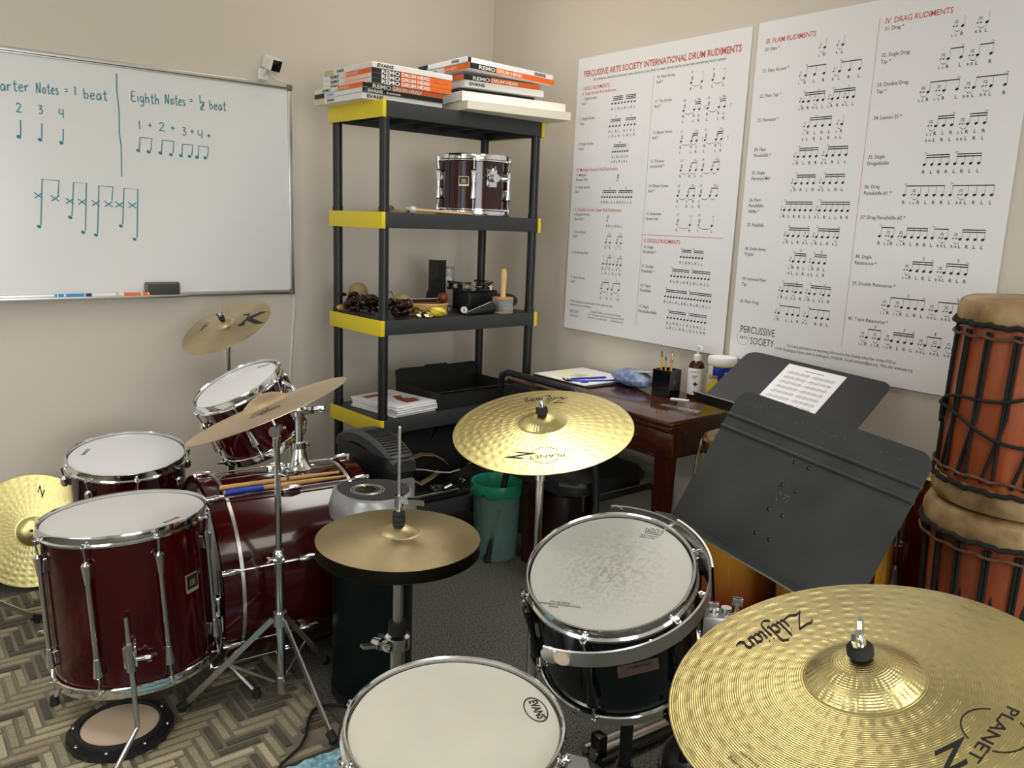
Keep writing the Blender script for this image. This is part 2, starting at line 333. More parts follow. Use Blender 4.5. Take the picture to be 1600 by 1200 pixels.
POSTER_TWO=[((0.033, 1.06), '20. Flam *', (0.242, 1.039), (0.322, 1.04), 'f q . f q', 'lRrL', ''), ((0.032, 0.991), '21. Flam Accent *', (0.179, 0.96), (0.388, 0.962), 'f [1 n> n n ] f [1 n> n n ]', 'lRLRrLRL', ''), ((0.03, 0.909), '22. Flam Tap *', (0.189, 0.878), (0.378, 0.879), 'f [2 n> n f n> n ] f [2 n> n f n> n ]', 'lRRrLLlRRrLL', ''), ((0.029, 0.83), '23. Flamacue *', (0.214, 0.798), (0.349, 0.801), 'f [2 n n> n n ] f q', 'lRLRLlR|rLRLRrL', ''), ((0.027, 0.732), '24. Flam|Paradiddle *', (0.189, 0.703), (0.375, 0.704), 'f [2 n> n n n ] f [2 n> n n n ]', 'lRLRRrLRLL', ''), ((0.026, 0.654), '25. Single|Flammed Mill', (0.19, 0.617), (0.375, 0.619), 'f [2 n> n n n ] f [2 n> n n n ]', 'lRRLRrLLRL', ''), ((0.026, 0.562), '26. Flam|Paradiddle-|diddle *', (0.159, 0.53), (0.403, 0.533), 'f [2 n> n n n n n ] f [2 n> n n n n n ]', 'lRLRRLLrLRLLRR', ''), ((0.026, 0.476), '27. Pataflafla', (0.182, 0.445), (0.378, 0.447), 'f [2 n> n n f n> ] f [2 n> n n f n> ]', 'lRLRrLlRLRrL', ''), ((0.026, 0.394), '28. Swiss Army|Triplet', (0.213, 0.361), (0.343, 0.361), 'f [2 n> n n ] f [2 n> n n ]', 'lRRLlRRL|rLLRrLLR', '3'), ((0.027, 0.288), '29. Inverted Flam|Tap', (0.183, 0.259), (0.371, 0.261), 'f [2 n> n f n> n ] f [2 n> n f n> n ]', 'lRLrLRlRLrLR', ''), ((0.026, 0.208), '30. Flam Drag', (0.177, 0.182), (0.377, 0.181), 'f [1 n> . n n n ] f [1 n> . n n n ]', 'lRLLRrLRRL', ''), ((0.455, 1.064), '31. Drag *', (0.66, 1.04), (0.749, 1.04), 'd q . d q', 'llRrrL', ''), ((0.455, 0.989), '32. Single Drag|Tap *', (0.635, 0.956), (0.771, 0.956), 'd [1 n . n> ] d [1 n . n> ]', 'llRLrrLR', ''), ((0.452, 0.904), '33. Double Drag|Tap *', (0.589, 0.87), (0.819, 0.871), 'd [1 n d n . n> ] d [1 n d n . n> ]', 'llRllRLrrLrrLR', ''), ((0.453, 0.807), '34. Lesson 25 *', (0.625, 0.773), (0.78, 0.774), 'd [2 n n n> ] d [2 n n n> ]', 'llRLRllRLR|rrLRLrrLRL', ''), ((0.45, 0.692), '35. Single|Dragadiddle', (0.628, 0.665), (0.78, 0.666), '[2 n> n n n ] [2 n> n n n ]', 'RLRRLRLL', ''), ((0.45, 0.603), '36. Drag|Paradiddle #1 *', (0.579, 0.578), (0.826, 0.578), '[1 n> d n n n n ] [1 n> d n n n n ]', 'RllRLRRLrrLRLL', ''), ((0.449, 0.51), '37. Drag Paradiddle #2 *', (0.518, 0.455), (0.82, 0.455), '[1 n> d n ] d [2 n n n n ] [1 n> d n ] d [2 n n n n ]', 'RllRllRLRRLrrLrrLRLL', ''), ((0.447, 0.389), '38. Single|Ratamacue *', (0.609, 0.357), (0.787, 0.36), 'd [2 n n n n> ] d [2 n n n n> ]', 'llRLRLrrLRLR', '3'), ((0.447, 0.305), '39. Double Ratamacue *', (0.554, 0.245), (0.824, 0.245), 'd [1 n d n n n n> ] d [1 n d n n n n> ]', 'llRllRLRLrrLrrLRLR', '3'), ((0.447, 0.193), '40. Triple Ratamacue *', (0.496, 0.14), (0.845, 0.143), 'd [1 n d n ] d [2 n n n n> ] d [1 n d n ] d [2 n n n n> ]', 'llRllRllRLRLrrLrrLrrLRLR', '3')]
BOARD_STROKES=[[(-0.666, 0.812), (-0.668, 0.75), (-0.664, 0.686), (-0.667, 0.605), (-0.663, 0.557), (-0.667, 0.448)], [(-0.981, 0.618), (-0.984, 0.566)], [(-0.917, 0.613), (-0.92, 0.563)], [(-0.851, 0.601), (-0.854, 0.558)], [(-0.601, 0.551), (-0.596, 0.595), (-0.554, 0.595), (-0.56, 0.549)], [(-0.522, 0.547), (-0.517, 0.592), (-0.475, 0.591), (-0.48, 0.546)], [(-0.447, 0.544), (-0.443, 0.583), (-0.405, 0.584), (-0.41, 0.544)], [(-0.386, 0.542), (-0.382, 0.583), (-0.345, 0.58), (-0.35, 0.543)], [(-0.942, 0.265), (-0.928, 0.424), (-0.875, 0.422), (-0.882, 0.365)], [(-0.841, 0.3), (-0.829, 0.418), (-0.787, 0.419), (-0.8, 0.248)], [(-0.76, 0.239), (-0.746, 0.411), (-0.699, 0.41), (-0.705, 0.361)], [(-0.672, 0.275), (-0.661, 0.407), (-0.613, 0.406), (-0.624, 0.226)], [(-0.956, 0.377), (-0.931, 0.358)], [(-0.955, 0.358), (-0.93, 0.377)], [(-0.904, 0.369), (-0.879, 0.35)], [(-0.904, 0.35), (-0.878, 0.369)], [(-0.858, 0.363), (-0.833, 0.343)], [(-0.858, 0.343), (-0.832, 0.362)], [(-0.818, 0.361), (-0.792, 0.341)], [(-0.818, 0.342), (-0.791, 0.361)], [(-0.773, 0.358), (-0.747, 0.338)], [(-0.773, 0.339), (-0.746, 0.358)], [(-0.731, 0.358), (-0.704, 0.337)], [(-0.73, 0.338), (-0.703, 0.357)], [(-0.694, 0.357), (-0.667, 0.336)], [(-0.694, 0.337), (-0.666, 0.356)], [(-0.649, 0.357), (-0.621, 0.336)], [(-0.648, 0.337), (-0.62, 0.357)]]
BOARD_DOTS=[(-0.99, 0.562), (-0.926, 0.558), (-0.86, 0.553), (-0.605, 0.547), (-0.568, 0.545), (-0.526, 0.544), (-0.488, 0.541), (-0.451, 0.54), (-0.419, 0.54), (-0.391, 0.539), (-0.359, 0.539), (-0.948, 0.26), (-0.847, 0.295), (-0.808, 0.243), (-0.766, 0.234), (-0.679, 0.269), (-0.633, 0.221)]
BOARD_WORDS=[('Quarter', (-1.078, 0.715), (-0.947, 0.724)), ('Notes', (-0.926, 0.722), (-0.857, 0.724)), ('=', (-0.838, 0.729), (-0.828, 0.729)), ('1', (-0.808, 0.727), (-0.802, 0.726)), ('beat', (-0.779, 0.721), (-0.7, 0.722)), ('Eighth', (-0.619, 0.73), (-0.521, 0.728)), ('Notes', (-0.5, 0.734), (-0.426, 0.734)), ('=', (-0.41, 0.744), (-0.398, 0.744)), ('1', (-0.375, 0.748), (-0.367, 0.747)), ('/', (-0.372, 0.726), (-0.356, 0.747)), ('2', (-0.371, 0.725), (-0.353, 0.725)), ('beat', (-0.336, 0.732), (-0.271, 0.732)), ('2', (-0.991, 0.651), (-0.974, 0.653)), ('3', (-0.925, 0.652), (-0.91, 0.652)), ('4', (-0.862, 0.646), (-0.845, 0.646)), ('1', (-0.599, 0.632), (-0.592, 0.632)), ('+', (-0.566, 0.637), (-0.55, 0.638)), ('2', (-0.527, 0.633), (-0.505, 0.634)), ('+', (-0.485, 0.635), (-0.468, 0.636)), ('3', (-0.443, 0.624), (-0.426, 0.624)), ('+', (-0.411, 0.629), (-0.399, 0.629)), ('4', (-0.385, 0.618), (-0.364, 0.618)), ('+', (-0.348, 0.619), (-0.334, 0.62))]

# ------------------------------------------------------------------ the room
XL, YF = -6.2, -7.0
structure(MB().box((XL/2, YF/2, -.05), (-XL+.4, -YF+.4, .1)).build('floor', 'carpet'))
structure(MB().box((XL/2, YF/2, CEIL+.05), (-XL+.4, -YF+.4, .1)).build('ceiling', 'ceiling'))
structure(MB().box((XL/2, .05, CEIL/2), (-XL+.2, .1, CEIL)).build('wall_back', 'wall'))
structure(MB().box((.05, YF/2, CEIL/2), (.1, -YF, CEIL)).build('wall_right', 'wall'))
structure(MB().box((XL-.05, YF/2, CEIL/2), (.1, -YF, CEIL)).build('wall_left', 'wall'))
structure(MB().box((XL/2, YF-.05, CEIL/2), (-XL+.2, .1, CEIL)).build('wall_front', 'wall'))
def skirt(name, p): 
    structure(p.build(name, 'base'))
skirt('baseboard_back', MB().box((XL/2, -.005, .05), (-XL-.02, .010, .10), bev=.003))
skirt('baseboard_right', MB().box((-.005, YF/2, .05), (.010, -YF-.02, .10), bev=.003))
skirt('baseboard_left', MB().box((XL+.005, YF/2, .05), (.010, -YF-.02, .10), bev=.003))
skirt('baseboard_front', MB().box((XL/2, YF+.005, .05), (-XL-.02, .010, .10), bev=.003))
for i, (x, y) in enumerate(LIGHTS_AT):
    t = thing('ceiling_light', 'long fluorescent ceiling panel '+['over the desk and shelf', 'over the red drum kit', 'over the ride cymbal', 'over the snare drum', 'added on the far left as wall fill', 'added at the far front as wall fill'][i], 'light', at(x, y, CEIL-.03), 'ceiling panels')
    p = MB(at(x, y, CEIL-.015))
    for sx, sy, dx, dy in ((0, .61, .64, .03), (0, -.61, .64, .03), (.305, 0, .03, 1.2), (-.305, 0, .03, 1.2)): p.box((sx, sy, 0), (dx, dy, .03))
    p.build('light_frame', 'white', t)
    MB(at(x, y, CEIL-.012)).box((0, 0, 0), (.58, 1.19, .008)).build('diffuser', 'lamp', t)
    ld = bpy.data.lights.new('panel_light', 'AREA'); ld.shape = 'RECTANGLE'; ld.size = .58; ld.size_y = 1.18; ld.energy = LIGHT_WATTS[i]; ld.color = LIGHT_COLOR; ld.spread = rad(LIGHT_SPREAD[i])
    lo = bpy.data.objects.new('panel_light', ld); C.objects.link(lo); lo.location = (x, y, CEIL-.034)

# windows added behind the camera, unseen, to brighten the walls and posters
for i, (n_, T) in enumerate((('fill_window_1', Matrix.Translation((-2.6, YF, 1.45)) @ Matrix.Rotation(PI/2, 4, 'X')), ('fill_window_2', Matrix.Translation((XL, -2.6, 1.45)) @ Matrix.Rotation(PI/2, 4, 'Z') @ Matrix.Rotation(PI/2, 4, 'X') @ Matrix.Rotation(PI, 4, 'Y')))):
    p = MB(T); s_ = -1
    for x, y, dx, dy in ((0, .83, 2.5, .06), (0, -.83, 2.5, .06), (-1.22, 0, .06, 1.7), (1.22, 0, .06, 1.7), (0, 0, .05, 1.6)): p.box((x, y, 0), (dx, dy, .08))
    fr = structure(p.build(n_, 'white'))
    MB(T).box((0, 0, 0), (2.40, 1.62, .01)).build('fill_pane', 'windowfill', fr)
    ld = bpy.data.lights.new('fill_window_light', 'AREA'); ld.shape = 'RECTANGLE'; ld.size = 2.38; ld.size_y = 1.6; ld.energy = FILL_WINDOW_WATTS[i]; ld.color = (.96, .985, 1.0)
    lo = bpy.data.objects.new('fill_window_light', ld); C.objects.link(lo)
    lo.matrix_world = T @ Matrix.Translation((0, 0, -.06 if i == 0 else .06)) @ (Matrix.Identity(4) if i == 0 else Matrix.Rotation(PI, 4, 'X'))

# ------------------------------------------------------------------ rug with herringbone bars
RX0, RX1, RY0, RY1 = -3.20, -1.565, -1.592, -.165
t = thing('area_rug', 'beige and grey herringbone pattern rug under the red drum kit', 'rug', at(-2.38, -.88))
p = MB(); cw = .05
p.prism([(RX0, RY0), (RX1-cw, RY0), (RX1, RY0+cw*1.5), (RX1, RY1), (RX0, RY1)], .0, .010)
p.build('rug_backing', 'rugbase', t)
p = MB(); W_ = .030; n = 4; g = .0062
rnd = random.Random(4)
NX = int((RX1-RX0)/W_); NY = int((RY1-RY0)/W_)
def bar(x0, y0, x1, y1):
    x0 = max(x0, RX0+.004); y0 = max(y0, RY0+.004); x1 = min(x1, RX1-.004); y1 = min(y1, RY1-.004)
    if x1-x0 < .01 or y1-y0 < .01 or (x1 > RX1-cw-.01 and y0 < RY0+cw*1.6): return
    q = noise.noise(V((x0*1.9+3, y0*1.9, .3)))+.55*rnd.uniform(-1, 1)*.7
    p.mi = 2 if q > .22 else (1 if q > -.10 else 0)
    p.box(((x0+x1)/2, (y0+y1)/2, .0112), (x1-x0, y1-y0, .0066))
for y in range(-2*n, NY+2*n):
    for x in range(-2*n, NX+2*n):
        d = (x-y) % (2*n)
        X, Y = RX0+x*W_, RY0+y*W_
        if d == 0: bar(X+g, Y+g, X+n*W_-g, Y+W_-g)
        elif d == n: bar(X+g, Y-(n-1)*W_+g, X+W_-g, Y+W_-g)
p.build('herringbone_pile', ['rugcream', 'rugtan', 'rugdark'], t)
# blue bath-mat like rug just in front
p = MB(); N = 34; X0, X1, Y0, Y1 = -2.35, -1.60, -1.785, -1.612
vs = []; fs = []
for i in range(N+1):
    for j in range(N+1):
        vs.append((X0+(X1-X0)*i/N, Y0+(Y1-Y0)*j/N, .008+rnd.random()*.012))
for i in range(N):
    for j in range(N): a = i*(N+1)+j; fs.append((a, a+1, a+N+2, a+N+1))
p._add(vs, fs); p.box(((X0+X1)/2, (Y0+Y1)/2, .003), (X1-X0, Y1-Y0, .006))
tag(p.build('bath_mat', 'bluemat', loc=((X0+X1)/2, (Y0+Y1)/2, 0)), 'pale blue fluffy mat lying next to the herringbone rug', 'mat')

# ------------------------------------------------------------------ whiteboard
BX, BZ, BH, BW = -1.029, 1.045, .853, 1.83
t = thing('whiteboard', 'wall mounted whiteboard with teal handwritten note counting lesson', 'whiteboard', at(BX-BW/2, 0, BZ))
MB().box((BX-BW/2, -.009, BZ+BH/2), (BW-.02, .012, BH-.02)).build('writing_surface', 'board', t)
p = MB()
for z in (BZ+.010, BZ+BH-.010): p.box((BX-BW/2, -.011, z), (BW, .022, .020), bev=.004)
for x in (BX-.009, BX-BW+.009): p.box((x, -.011, BZ+BH/2), (.018, .022, BH-.04), bev=.004)
p.build('frame', 'alu', t)
p = MB(); p.box((BX-BW/2, -.0235, BZ+BH-.014), (BW-.05, .002, .003)); p.build('frame_groove', 'inkgrey', t)
for x in (BX-.011, BX-BW+.011):
    for z in (BZ+.011, BZ+BH-.011): MB().box((x, -.0135, z), (.024, .027, .024), bev=.006).build('corner_cap', 'grey', t)
p = MB(); p.box((BX-.46-.55, -.044, BZ+.0045), (1.1, .046, .005), bev=.002); p.box((BX-.46-.55, -.0665, BZ+.009), (1.1, .004, .010), bev=.0015); p.build('marker_tray', 'alu', t)
# handwriting
ink = MB(); WY = -.0158
def stroke(pts, r=.0020):
    P_ = [V((BX+x, WY, BZ+z)) for x, z in pts]
    ink.tube(P_, r, 6, flat=(0, 1, 0))
def dense(pts, k=4):
    o = []
    for i in range(len(pts)-1):
        p0, p1 = pts[max(i-1, 0)], pts[i]; p2, p3 = pts[i+1], pts[min(i+2, len(pts)-1)]
        for j in range(k):
            u = j/k
            o.append(tuple(.5*((2*p1[c])+(-p0[c]+p2[c])*u+(2*p0[c]-5*p1[c]+4*p2[c]-p3[c])*u*u+(-p0[c]+3*p1[c]-3*p2[c]+p3[c])*u**3) for c in (0, 1)))
    o.append(pts[-1]); return o
HAND = {
 'Q': (.8, [[(.4, 1), (.1, .8), (0, .4), (.2, .05), (.5, .05), (.7, .4), (.65, .8), (.4, 1)], [(.45, .3), (.8, -.05)]]),
 'u': (.6, [[(0, .6), (.02, .15), (.2, 0), (.42, .15), (.48, .6)], [(.48, .6), (.52, 0)]]),
 'a': (.6, [[(.45, .5), (.25, .62), (.03, .35), (.12, .02), (.35, .1), (.46, .55)], [(.46, .55), (.5, 0)]]),
 'r': (.5, [[(.02, .6), (.05, 0)], [(.04, .3), (.2, .58), (.42, .55)]]),
 't': (.5, [[(.22, 1), (.2, .2), (.3, 0), (.42, .08)], [(0, .66), (.45, .7)]]),
 'e': (.55, [[(.02, .3), (.4, .38), (.32, .62), (.08, .5), (.02, .2), (.18, 0), (.45, .1)]]),
 'N': (.75, [[(0, 0), (.05, 1)], [(.05, 1), (.5, .0)], [(.5, 0), (.6, 1.05)]]),
 'o': (.6, [[(.25, .6), (.03, .35), (.15, .02), (.4, .1), (.45, .45), (.25, .6)]]),
 's': (.5, [[(.38, .55), (.15, .6), (.08, .42), (.35, .25), (.3, .03), (.02, .05)]]),
 'b': (.6, [[(.05, 1), (.05, .05)], [(.05, .4), (.3, .55), (.48, .3), (.3, .02), (.05, .08)]]),
 'E': (.65, [[(.5, 1), (.05, .95), (.05, .02), (.55, .05)], [(.05, .52), (.42, .55)]]),
 'i': (.25, [[(.1, .6), (.1, 0)], [(.1, .82), (.11, .86)]]),
 'g': (.6, [[(.42, .55), (.15, .6), (.03, .3), (.2, .05), (.42, .25), (.45, .58)], [(.45, .58), (.45, -.2), (.25, -.4), (.03, -.25)]]),
 'h': (.6, [[(.05, 1.05), (.05, 0)], [(.05, .35), (.28, .6), (.45, .4), (.46, 0)]]),
 '=': (.5, [[(0, .5), (.45, .52)], [(0, .25), (.45, .27)]]),
 '+': (.5, [[(0, .4), (.45, .4)], [(.22, .65), (.22, .15)]]),
 '/': (.5, [[(0, 0), (.5, 1)]]),
 '1': (.2, [[(.08, 1), (.1, 0)]]),
 '2': (.55, [[(.03, .8), (.2, 1), (.42, .8), (.3, .45), (.02, .03)], [(.02, .03), (.5, .02)]]),
 '3': (.5, [[(.05, .95), (.4, .9), (.15, .55)], [(.15, .55), (.42, .4), (.3, .05), (.02, .08)]]),
 '4': (.5, [[(.1, 1), (.05, .45), (.4, .5)], [(.42, 1), (.38, 0)]]),
}
for s_, a, b in BOARD_WORDS:
    tot = sum(HAND[c][0]+.12 for c in s_)-.12; wd = b[0]-a[0]
    kx = wd/tot; ky = .034 if s_[0].isalpha() else .030
    if s_ == '/': ky = .03
    x = a[0]
    for i, c in enumerate(s_):
        wc, st = HAND[c]; z = a[1]+(b[1]-a[1])*i/max(1, len(s_))
        for q in st: stroke([(x+u*kx, z-ky*.25+v*ky) for u, v in (dense(q) if len(q) > 2 else q)])
        x += (wc+.12)*kx
for q in BOARD_STROKES: stroke(q, .0021)
for x, z in BOARD_DOTS:
    ink.sph((BX+x, WY, BZ+z), .0068, 14, (1.1, .12, .85), Matrix.Rotation(.4, 4, 'Y'))
ink.build('handwriting', 'teal', t)
# eraser and markers in the tray
t = thing('board_eraser', 'grey whiteboard eraser standing on the marker tray', 'eraser', at(BX-.545, -.045, BZ+.007))
p = MB(at(BX-.545, -.040, BZ+.007)); p.box((0, .006, .027), (.128, .026, .052), bev=.006); p.build('grip', 'grey', t)
MB(at(BX-.545, -.040, BZ+.007)).box((0, -.011, .027), (.110, .010, .040), bev=.003).build('felt_face', 'inkgrey', t)
def marker(x, capcol, barrelcol, label, capleft):
    zc = BZ+.007+.0085; y = -.051
    t = thing('dry_erase_marker', label, 'marker', at(x, y, zc-.0085), 'markers on the tray')
    d = -1 if capleft else 1
    MB().cyl((x-.058, y, zc), (x+.058, y, zc), .0082, seg=18).build('barrel', 'white', t)
    MB().cyl((x-d*.030, y, zc), (x+d*.030, y, zc), .0085, seg=18).build('printed_sleeve', barrelcol, t)
    MB().cyl((x+d*.036, y, zc), (x+d*.062, y, zc), .0087, .0080, seg=18).build('cap', capcol, t)
marker(BX-.855, 'lightblue', 'lightblue', 'blue dry erase marker, leftmost on the tray', True)
marker(BX-.765, 'purple', 'white', 'white marker with a purple cap on the tray', True)
marker(BX-.660, 'orange', 'orange', 'orange dry erase marker beside the eraser', False)
# security camera on a wall bracket
cx, cz = BX-.100, BZ+BH+.030
t = thing('security_camera', 'small white cube camera on a bracket above the whiteboard corner', 'camera', at(cx, 0, cz))
p = MB(); p.box((cx-.015, -.004, cz), (.045, .008, .045), bev=.006); p.cyl((cx-.015, -.004, cz), (cx-.005, -.035, cz+.018), .010, seg=14); p.build('wall_bracket', 'white', t)
R = (Matrix.Rotation(rad(18), 3, 'Z') @ Matrix.Rotation(rad(24), 3, 'X'))
T = Matrix.Translation((cx, -.062, cz+.036)) @ R.to_4x4()
MB(T).box((0, 0, 0), (.052, .060, .052), bev=.009, seg=3).build('camera_body', 'white', t)
MB(T).box((0, -.0300, 0), (.043, .004, .043), bev=.0015).build('lens_window', 'blackgloss', t)
p = MB(); p.tube([(cx, -.02, cz), (cx+.02, -.012, cz-.006), (cx+.045, -.006, cz-.016), (cx+.09, -.006, cz-.021), (BX+.006, -.005, BZ+BH-.02), (BX+.006, -.004, BZ+.4), (BX+.004, -.004, BZ-.04), (BX-.002, -.004, BZ-.12), (BX-.02, -.004, BZ-.35), (BX-.03, -.004, .14)], .0026, 8); p.build('power_cable', 'white', t)

# ------------------------------------------------------------------ printed rudiment posters
def wall_frame(u0, z0, tilt=0):   # local x runs along the right wall, y is up, z comes off the wall
    return Matrix(((0, 0, -1, -.0015), (-1, 0, 0, -u0), (0, 1, 0, z0), (0, 0, 0, 1)))
def poster(name, label, u0, z0, wd, ht, rows, heads, small, lines, tilt):
    TF = Matrix.Translation((0, 0, z0+ht)) @ Matrix.Rotation(tilt, 4, 'Y') @ Matrix.Translation((0, 0, -z0-ht)) @ wall_frame(u0, z0)
    t = thing(name, label, 'poster', TF)
    MB(TF).box((wd/2, ht/2, .0004), (wd, ht, .0008)).build('sheet', 'paper', t)
    blk, txt, redp = MB(TF), MB(TF), MB(TF)
    Z = .0011
    P2 = lambda x, y: Matrix.Translation((x, y, Z))
    def rect(b, x0, y0, x1, y1): b.quad((x0, y0, Z), (x1, y0, Z), (x1, y1, Z), (x0, y1, Z))
    def para(b, x0, y0, x1, y1, h): b.quad((x0, y0, Z), (x1, y1, Z), (x1, y1+h, Z), (x0, y0+h, Z))
    def head(x, y, k=1., hollow=False):
        a = [(.0050*k*math.cos(2*PI*i/12), .0036*k*math.sin(2*PI*i/12)) for i in range(12)]
        c, s_ = math.cos(.4), math.sin(.4); pts = [(x+c*p-s_*q, y+s_*p+c*q, Z) for p, q in a]
        if not hollow: blk.poly(pts)
        else:
            for i in range(12):
                A, B = pts[i], pts[(i+1) % 12]; f = lambda P_: (x+(P_[0]-x)*.6, y+(P_[1]-y)*.6, Z)
                blk.quad(A, B, f(B), f(A))
    def arc(x0, x1, y, d=.006):
        n_ = 8; q = [(x0+(x1-x0)*i/n_, y-d*math.sin(PI*i/n_)) for i in range(n_+1)]
        for i in range(n_):
            h = .0006+.0012*math.sin(PI*(i+.5)/n_); blk.quad((q[i][0], q[i][1], Z), (q[i+1][0], q[i+1][1], Z), (q[i+1][0], q[i+1][1]-h, Z), (q[i][0], q[i][1]-h, Z))
    ST = .028
    for lp, lab, p0, p1, pat, stick, tup in rows:
        for i, ltxt in enumerate(lab.split('|')):
            txt.text(ltxt, .0155, P2(lp[0], lp[1]-.004-.0195*i), xs=.92, bold=.006)
        toks = pat.split(); wt = {'f': .62, 'd': .95, '.': .55, 'r': .6}
        pos = []; x = 0
        for k in toks:
            if k[0] == '[' or k == ']': pos.append(x); continue
            pos.append(x); x += wt.get(k[0], 1.)
        # last real token sits on p1
        lastx = [pos[i] for i, k in enumerate(toks) if k[0] in 'nqtoxfd']; span = max(lastx[-1], .001)
        y0 = p0[1]; sc = (p1[0]-p0[0])/span
        X = lambda q: p0[0]+q*sc
        beam = None; stems = []; let = []; nxt = []
        def close():
            if not stems: return
            xa, xb = stems[0], stems[-1]; yt = y0+ST
            if len(stems) > 1:
                for b_ in range(beam): rect(blk, xa-.0005, yt-.0065*b_-.0030, xb+.0005, yt-.0065*b_)
        acc = y0+ST+.004
        for i, k in enumerate(toks):
            q = X(pos[i]); c = k[0]
            if c == '[': beam = int(k[1]); stems = []; continue
            if k == ']':
                close()
                if tup and stems: txt.text(tup, .013, P2((stems[0]+stems[-1])/2, acc), 'CENTER', shear=.2, bold=.01)
                beam = None; stems = []; continue
            if c == 'n' or (c == 't' and beam):
                head(q, y0); sx = q+.0042; rect(blk, sx-.0004, y0, sx+.0004, y0+ST); stems.append(sx); let.append(q)
                if c == 't':
                    for b_ in range(2): para(blk, sx-.004, y0+.009+.005*b_, sx+.004, y0+.012+.005*b_, .0022)
                    nxt.append(q)
            elif c == 'q': head(q, y0); rect(blk, q+.0038, y0, q+.0046, y0+ST); let.append(q)
            elif c in 'to':
                head(q, y0, hollow=(c == 'o')); rect(blk, q+.0038, y0, q+.0046, y0+ST*.85); let.append(q)
                for b_ in range(3): para(blk, q+.0002, y0+.0085+.0048*b_, q+.0082, y0+.0115+.0048*b_, .0022)
                nxt.append(q)
                if tup: txt.text(tup, .013, P2(q, acc), 'CENTER', shear=.2, bold=.01)
            elif c == 'f':
                head(q, y0+.001, .55); rect(blk, q+.0020, y0+.001, q+.0026, y0+.016); para(blk, q+.0024, y0+.014, q+.0062, y0+.009, .0016); para(blk, q-.001, y0+.007, q+.006, y0+.013, .0008)
                let.append(q); arc(q, q+.62*sc, y0-.0065)
            elif c == 'd':
                for e in (0, .0085):
                    head(q+e, y0+.001, .52); rect(blk, q+e+.0020, y0+.001, q+e+.0026, y0+.016)
                for b_ in range(2): rect(blk, q+.002, y0+.0145-.0045*b_, q+.0111, y0+.0160-.0045*b_)
                let += [q-.001, q+.0095]; arc(q, q+.95*sc, y0-.0065)
            elif c == 'r': para(blk, q, y0+.004, q+.005, y0+.010, .002); rect(blk, q+.0042, y0-.006, q+.0050, y0+.011)
            elif c == 'x': let.append(q)
            if '>' in k:
                para(blk, q-.003, y0+ST+.007, q+.006, y0+ST+.0042, .0008); para(blk, q-.003, y0+ST+.0014, q+.006, y0+ST+.0042, .0008)
        if nxt:
            for q in nxt:
                f = [z for z in let if z > q+.001]
                if f and 'x' not in pat: arc(q, f[0], y0-.0065, .007)
        for r_, line in enumerate(stick.split('|')):
            L_ = line.replace('_', '')
            for ch, q in zip(L_, let):
                small_ = ch.islower()
                txt.text(ch.upper(), .0105 if small_ else .0142, P2(q, y0-.0255-.0185*r_), 'CENTER', bold=.018)
    for b, s_, x, y, size, wdt, al, bold in heads:
        (redp if b == 'r' else (blk if b == 'b' else txt)).text(s_, size, P2(x, y), al, bold=bold, width=wdt, xs=.88)
    for b, x0, y0, x1, y1 in lines: rect(redp if b == 'r' else txt, x0, y0, x1, y1)
    return t, TF, blk, txt, redp, Z
t, TF, blk, txt, redp, Z = poster('rudiment_poster', 'white drum rudiments poster with the long red title, left of the pair', .624, .926, .882, 1.145, POSTER_ONE, [
    ('r', 'PERCUSSIVE ARTS SOCIETY INTERNATIONAL DRUM RUDIMENTS', .036, 1.068, .034, .805, 'LEFT', .022),
    ('t', 'All rudiments should be practiced: open (slow) to close (fast) to open (slow) and/or at an even moderate march tempo', .097, 1.048, .0145, .683, 'LEFT', .006),
    ('r', 'I. ROLL RUDIMENTS', .033, 1.014, .021, None, 'LEFT', .012), ('r', 'A. Single Stroke Roll Rudiments', .033, .994, .018, None, 'LEFT', .006),
    ('r', 'B. Multiple Bounce Roll Rudiments', .027, .680, .020, None, 'LEFT', .006), ('r', 'C. Double Stroke Open Roll Rudiments', .026, .513, .020, None, 'LEFT', .006),
    ('r', 'II. DIDDLE RUDIMENTS', .448, .396, .021, None, 'LEFT', .012),
    ('b', 'Z', .279, .649, .020, None, 'CENTER', .01),
    ('t', '* These rudiments are also included in the original Standard', .031, .119, .0125, None, 'LEFT', .004), ('t', '26 American Drum Rudiments', .032, .103, .0125, None, 'LEFT', .004),
    ('t', 'Copyright © 1984 by the Percussive Arts Society', .258, .085, .0105, None, 'CENTER', .004),
    ('t', '110 W. Washington Street, Suite A, Indianapolis, IN 46204', .258, .072, .0105, None, 'CENTER', .004),
    ('t', 'International Copyright Secured        All Rights Reserved', .258, .059, .0105, None, 'CENTER', .004),
    ('t', 'PERCUSSIVE', .035, .072, .018, .055, 'LEFT', .0), ('t', 'ARTS SOCIETY', .036, .054, .014, .055, 'LEFT', .0)],
    None, [('t', .4375, .057, .4385, 1.034), ('r', .434, .4245, .835, .4262)], .010)
for b, nm, mt in ((blk, 'music_notation', 'ink'), (txt, 'small_print', 'inkgrey'), (redp, 'red_headings', 'inkred')): b.build(nm, mt, t)
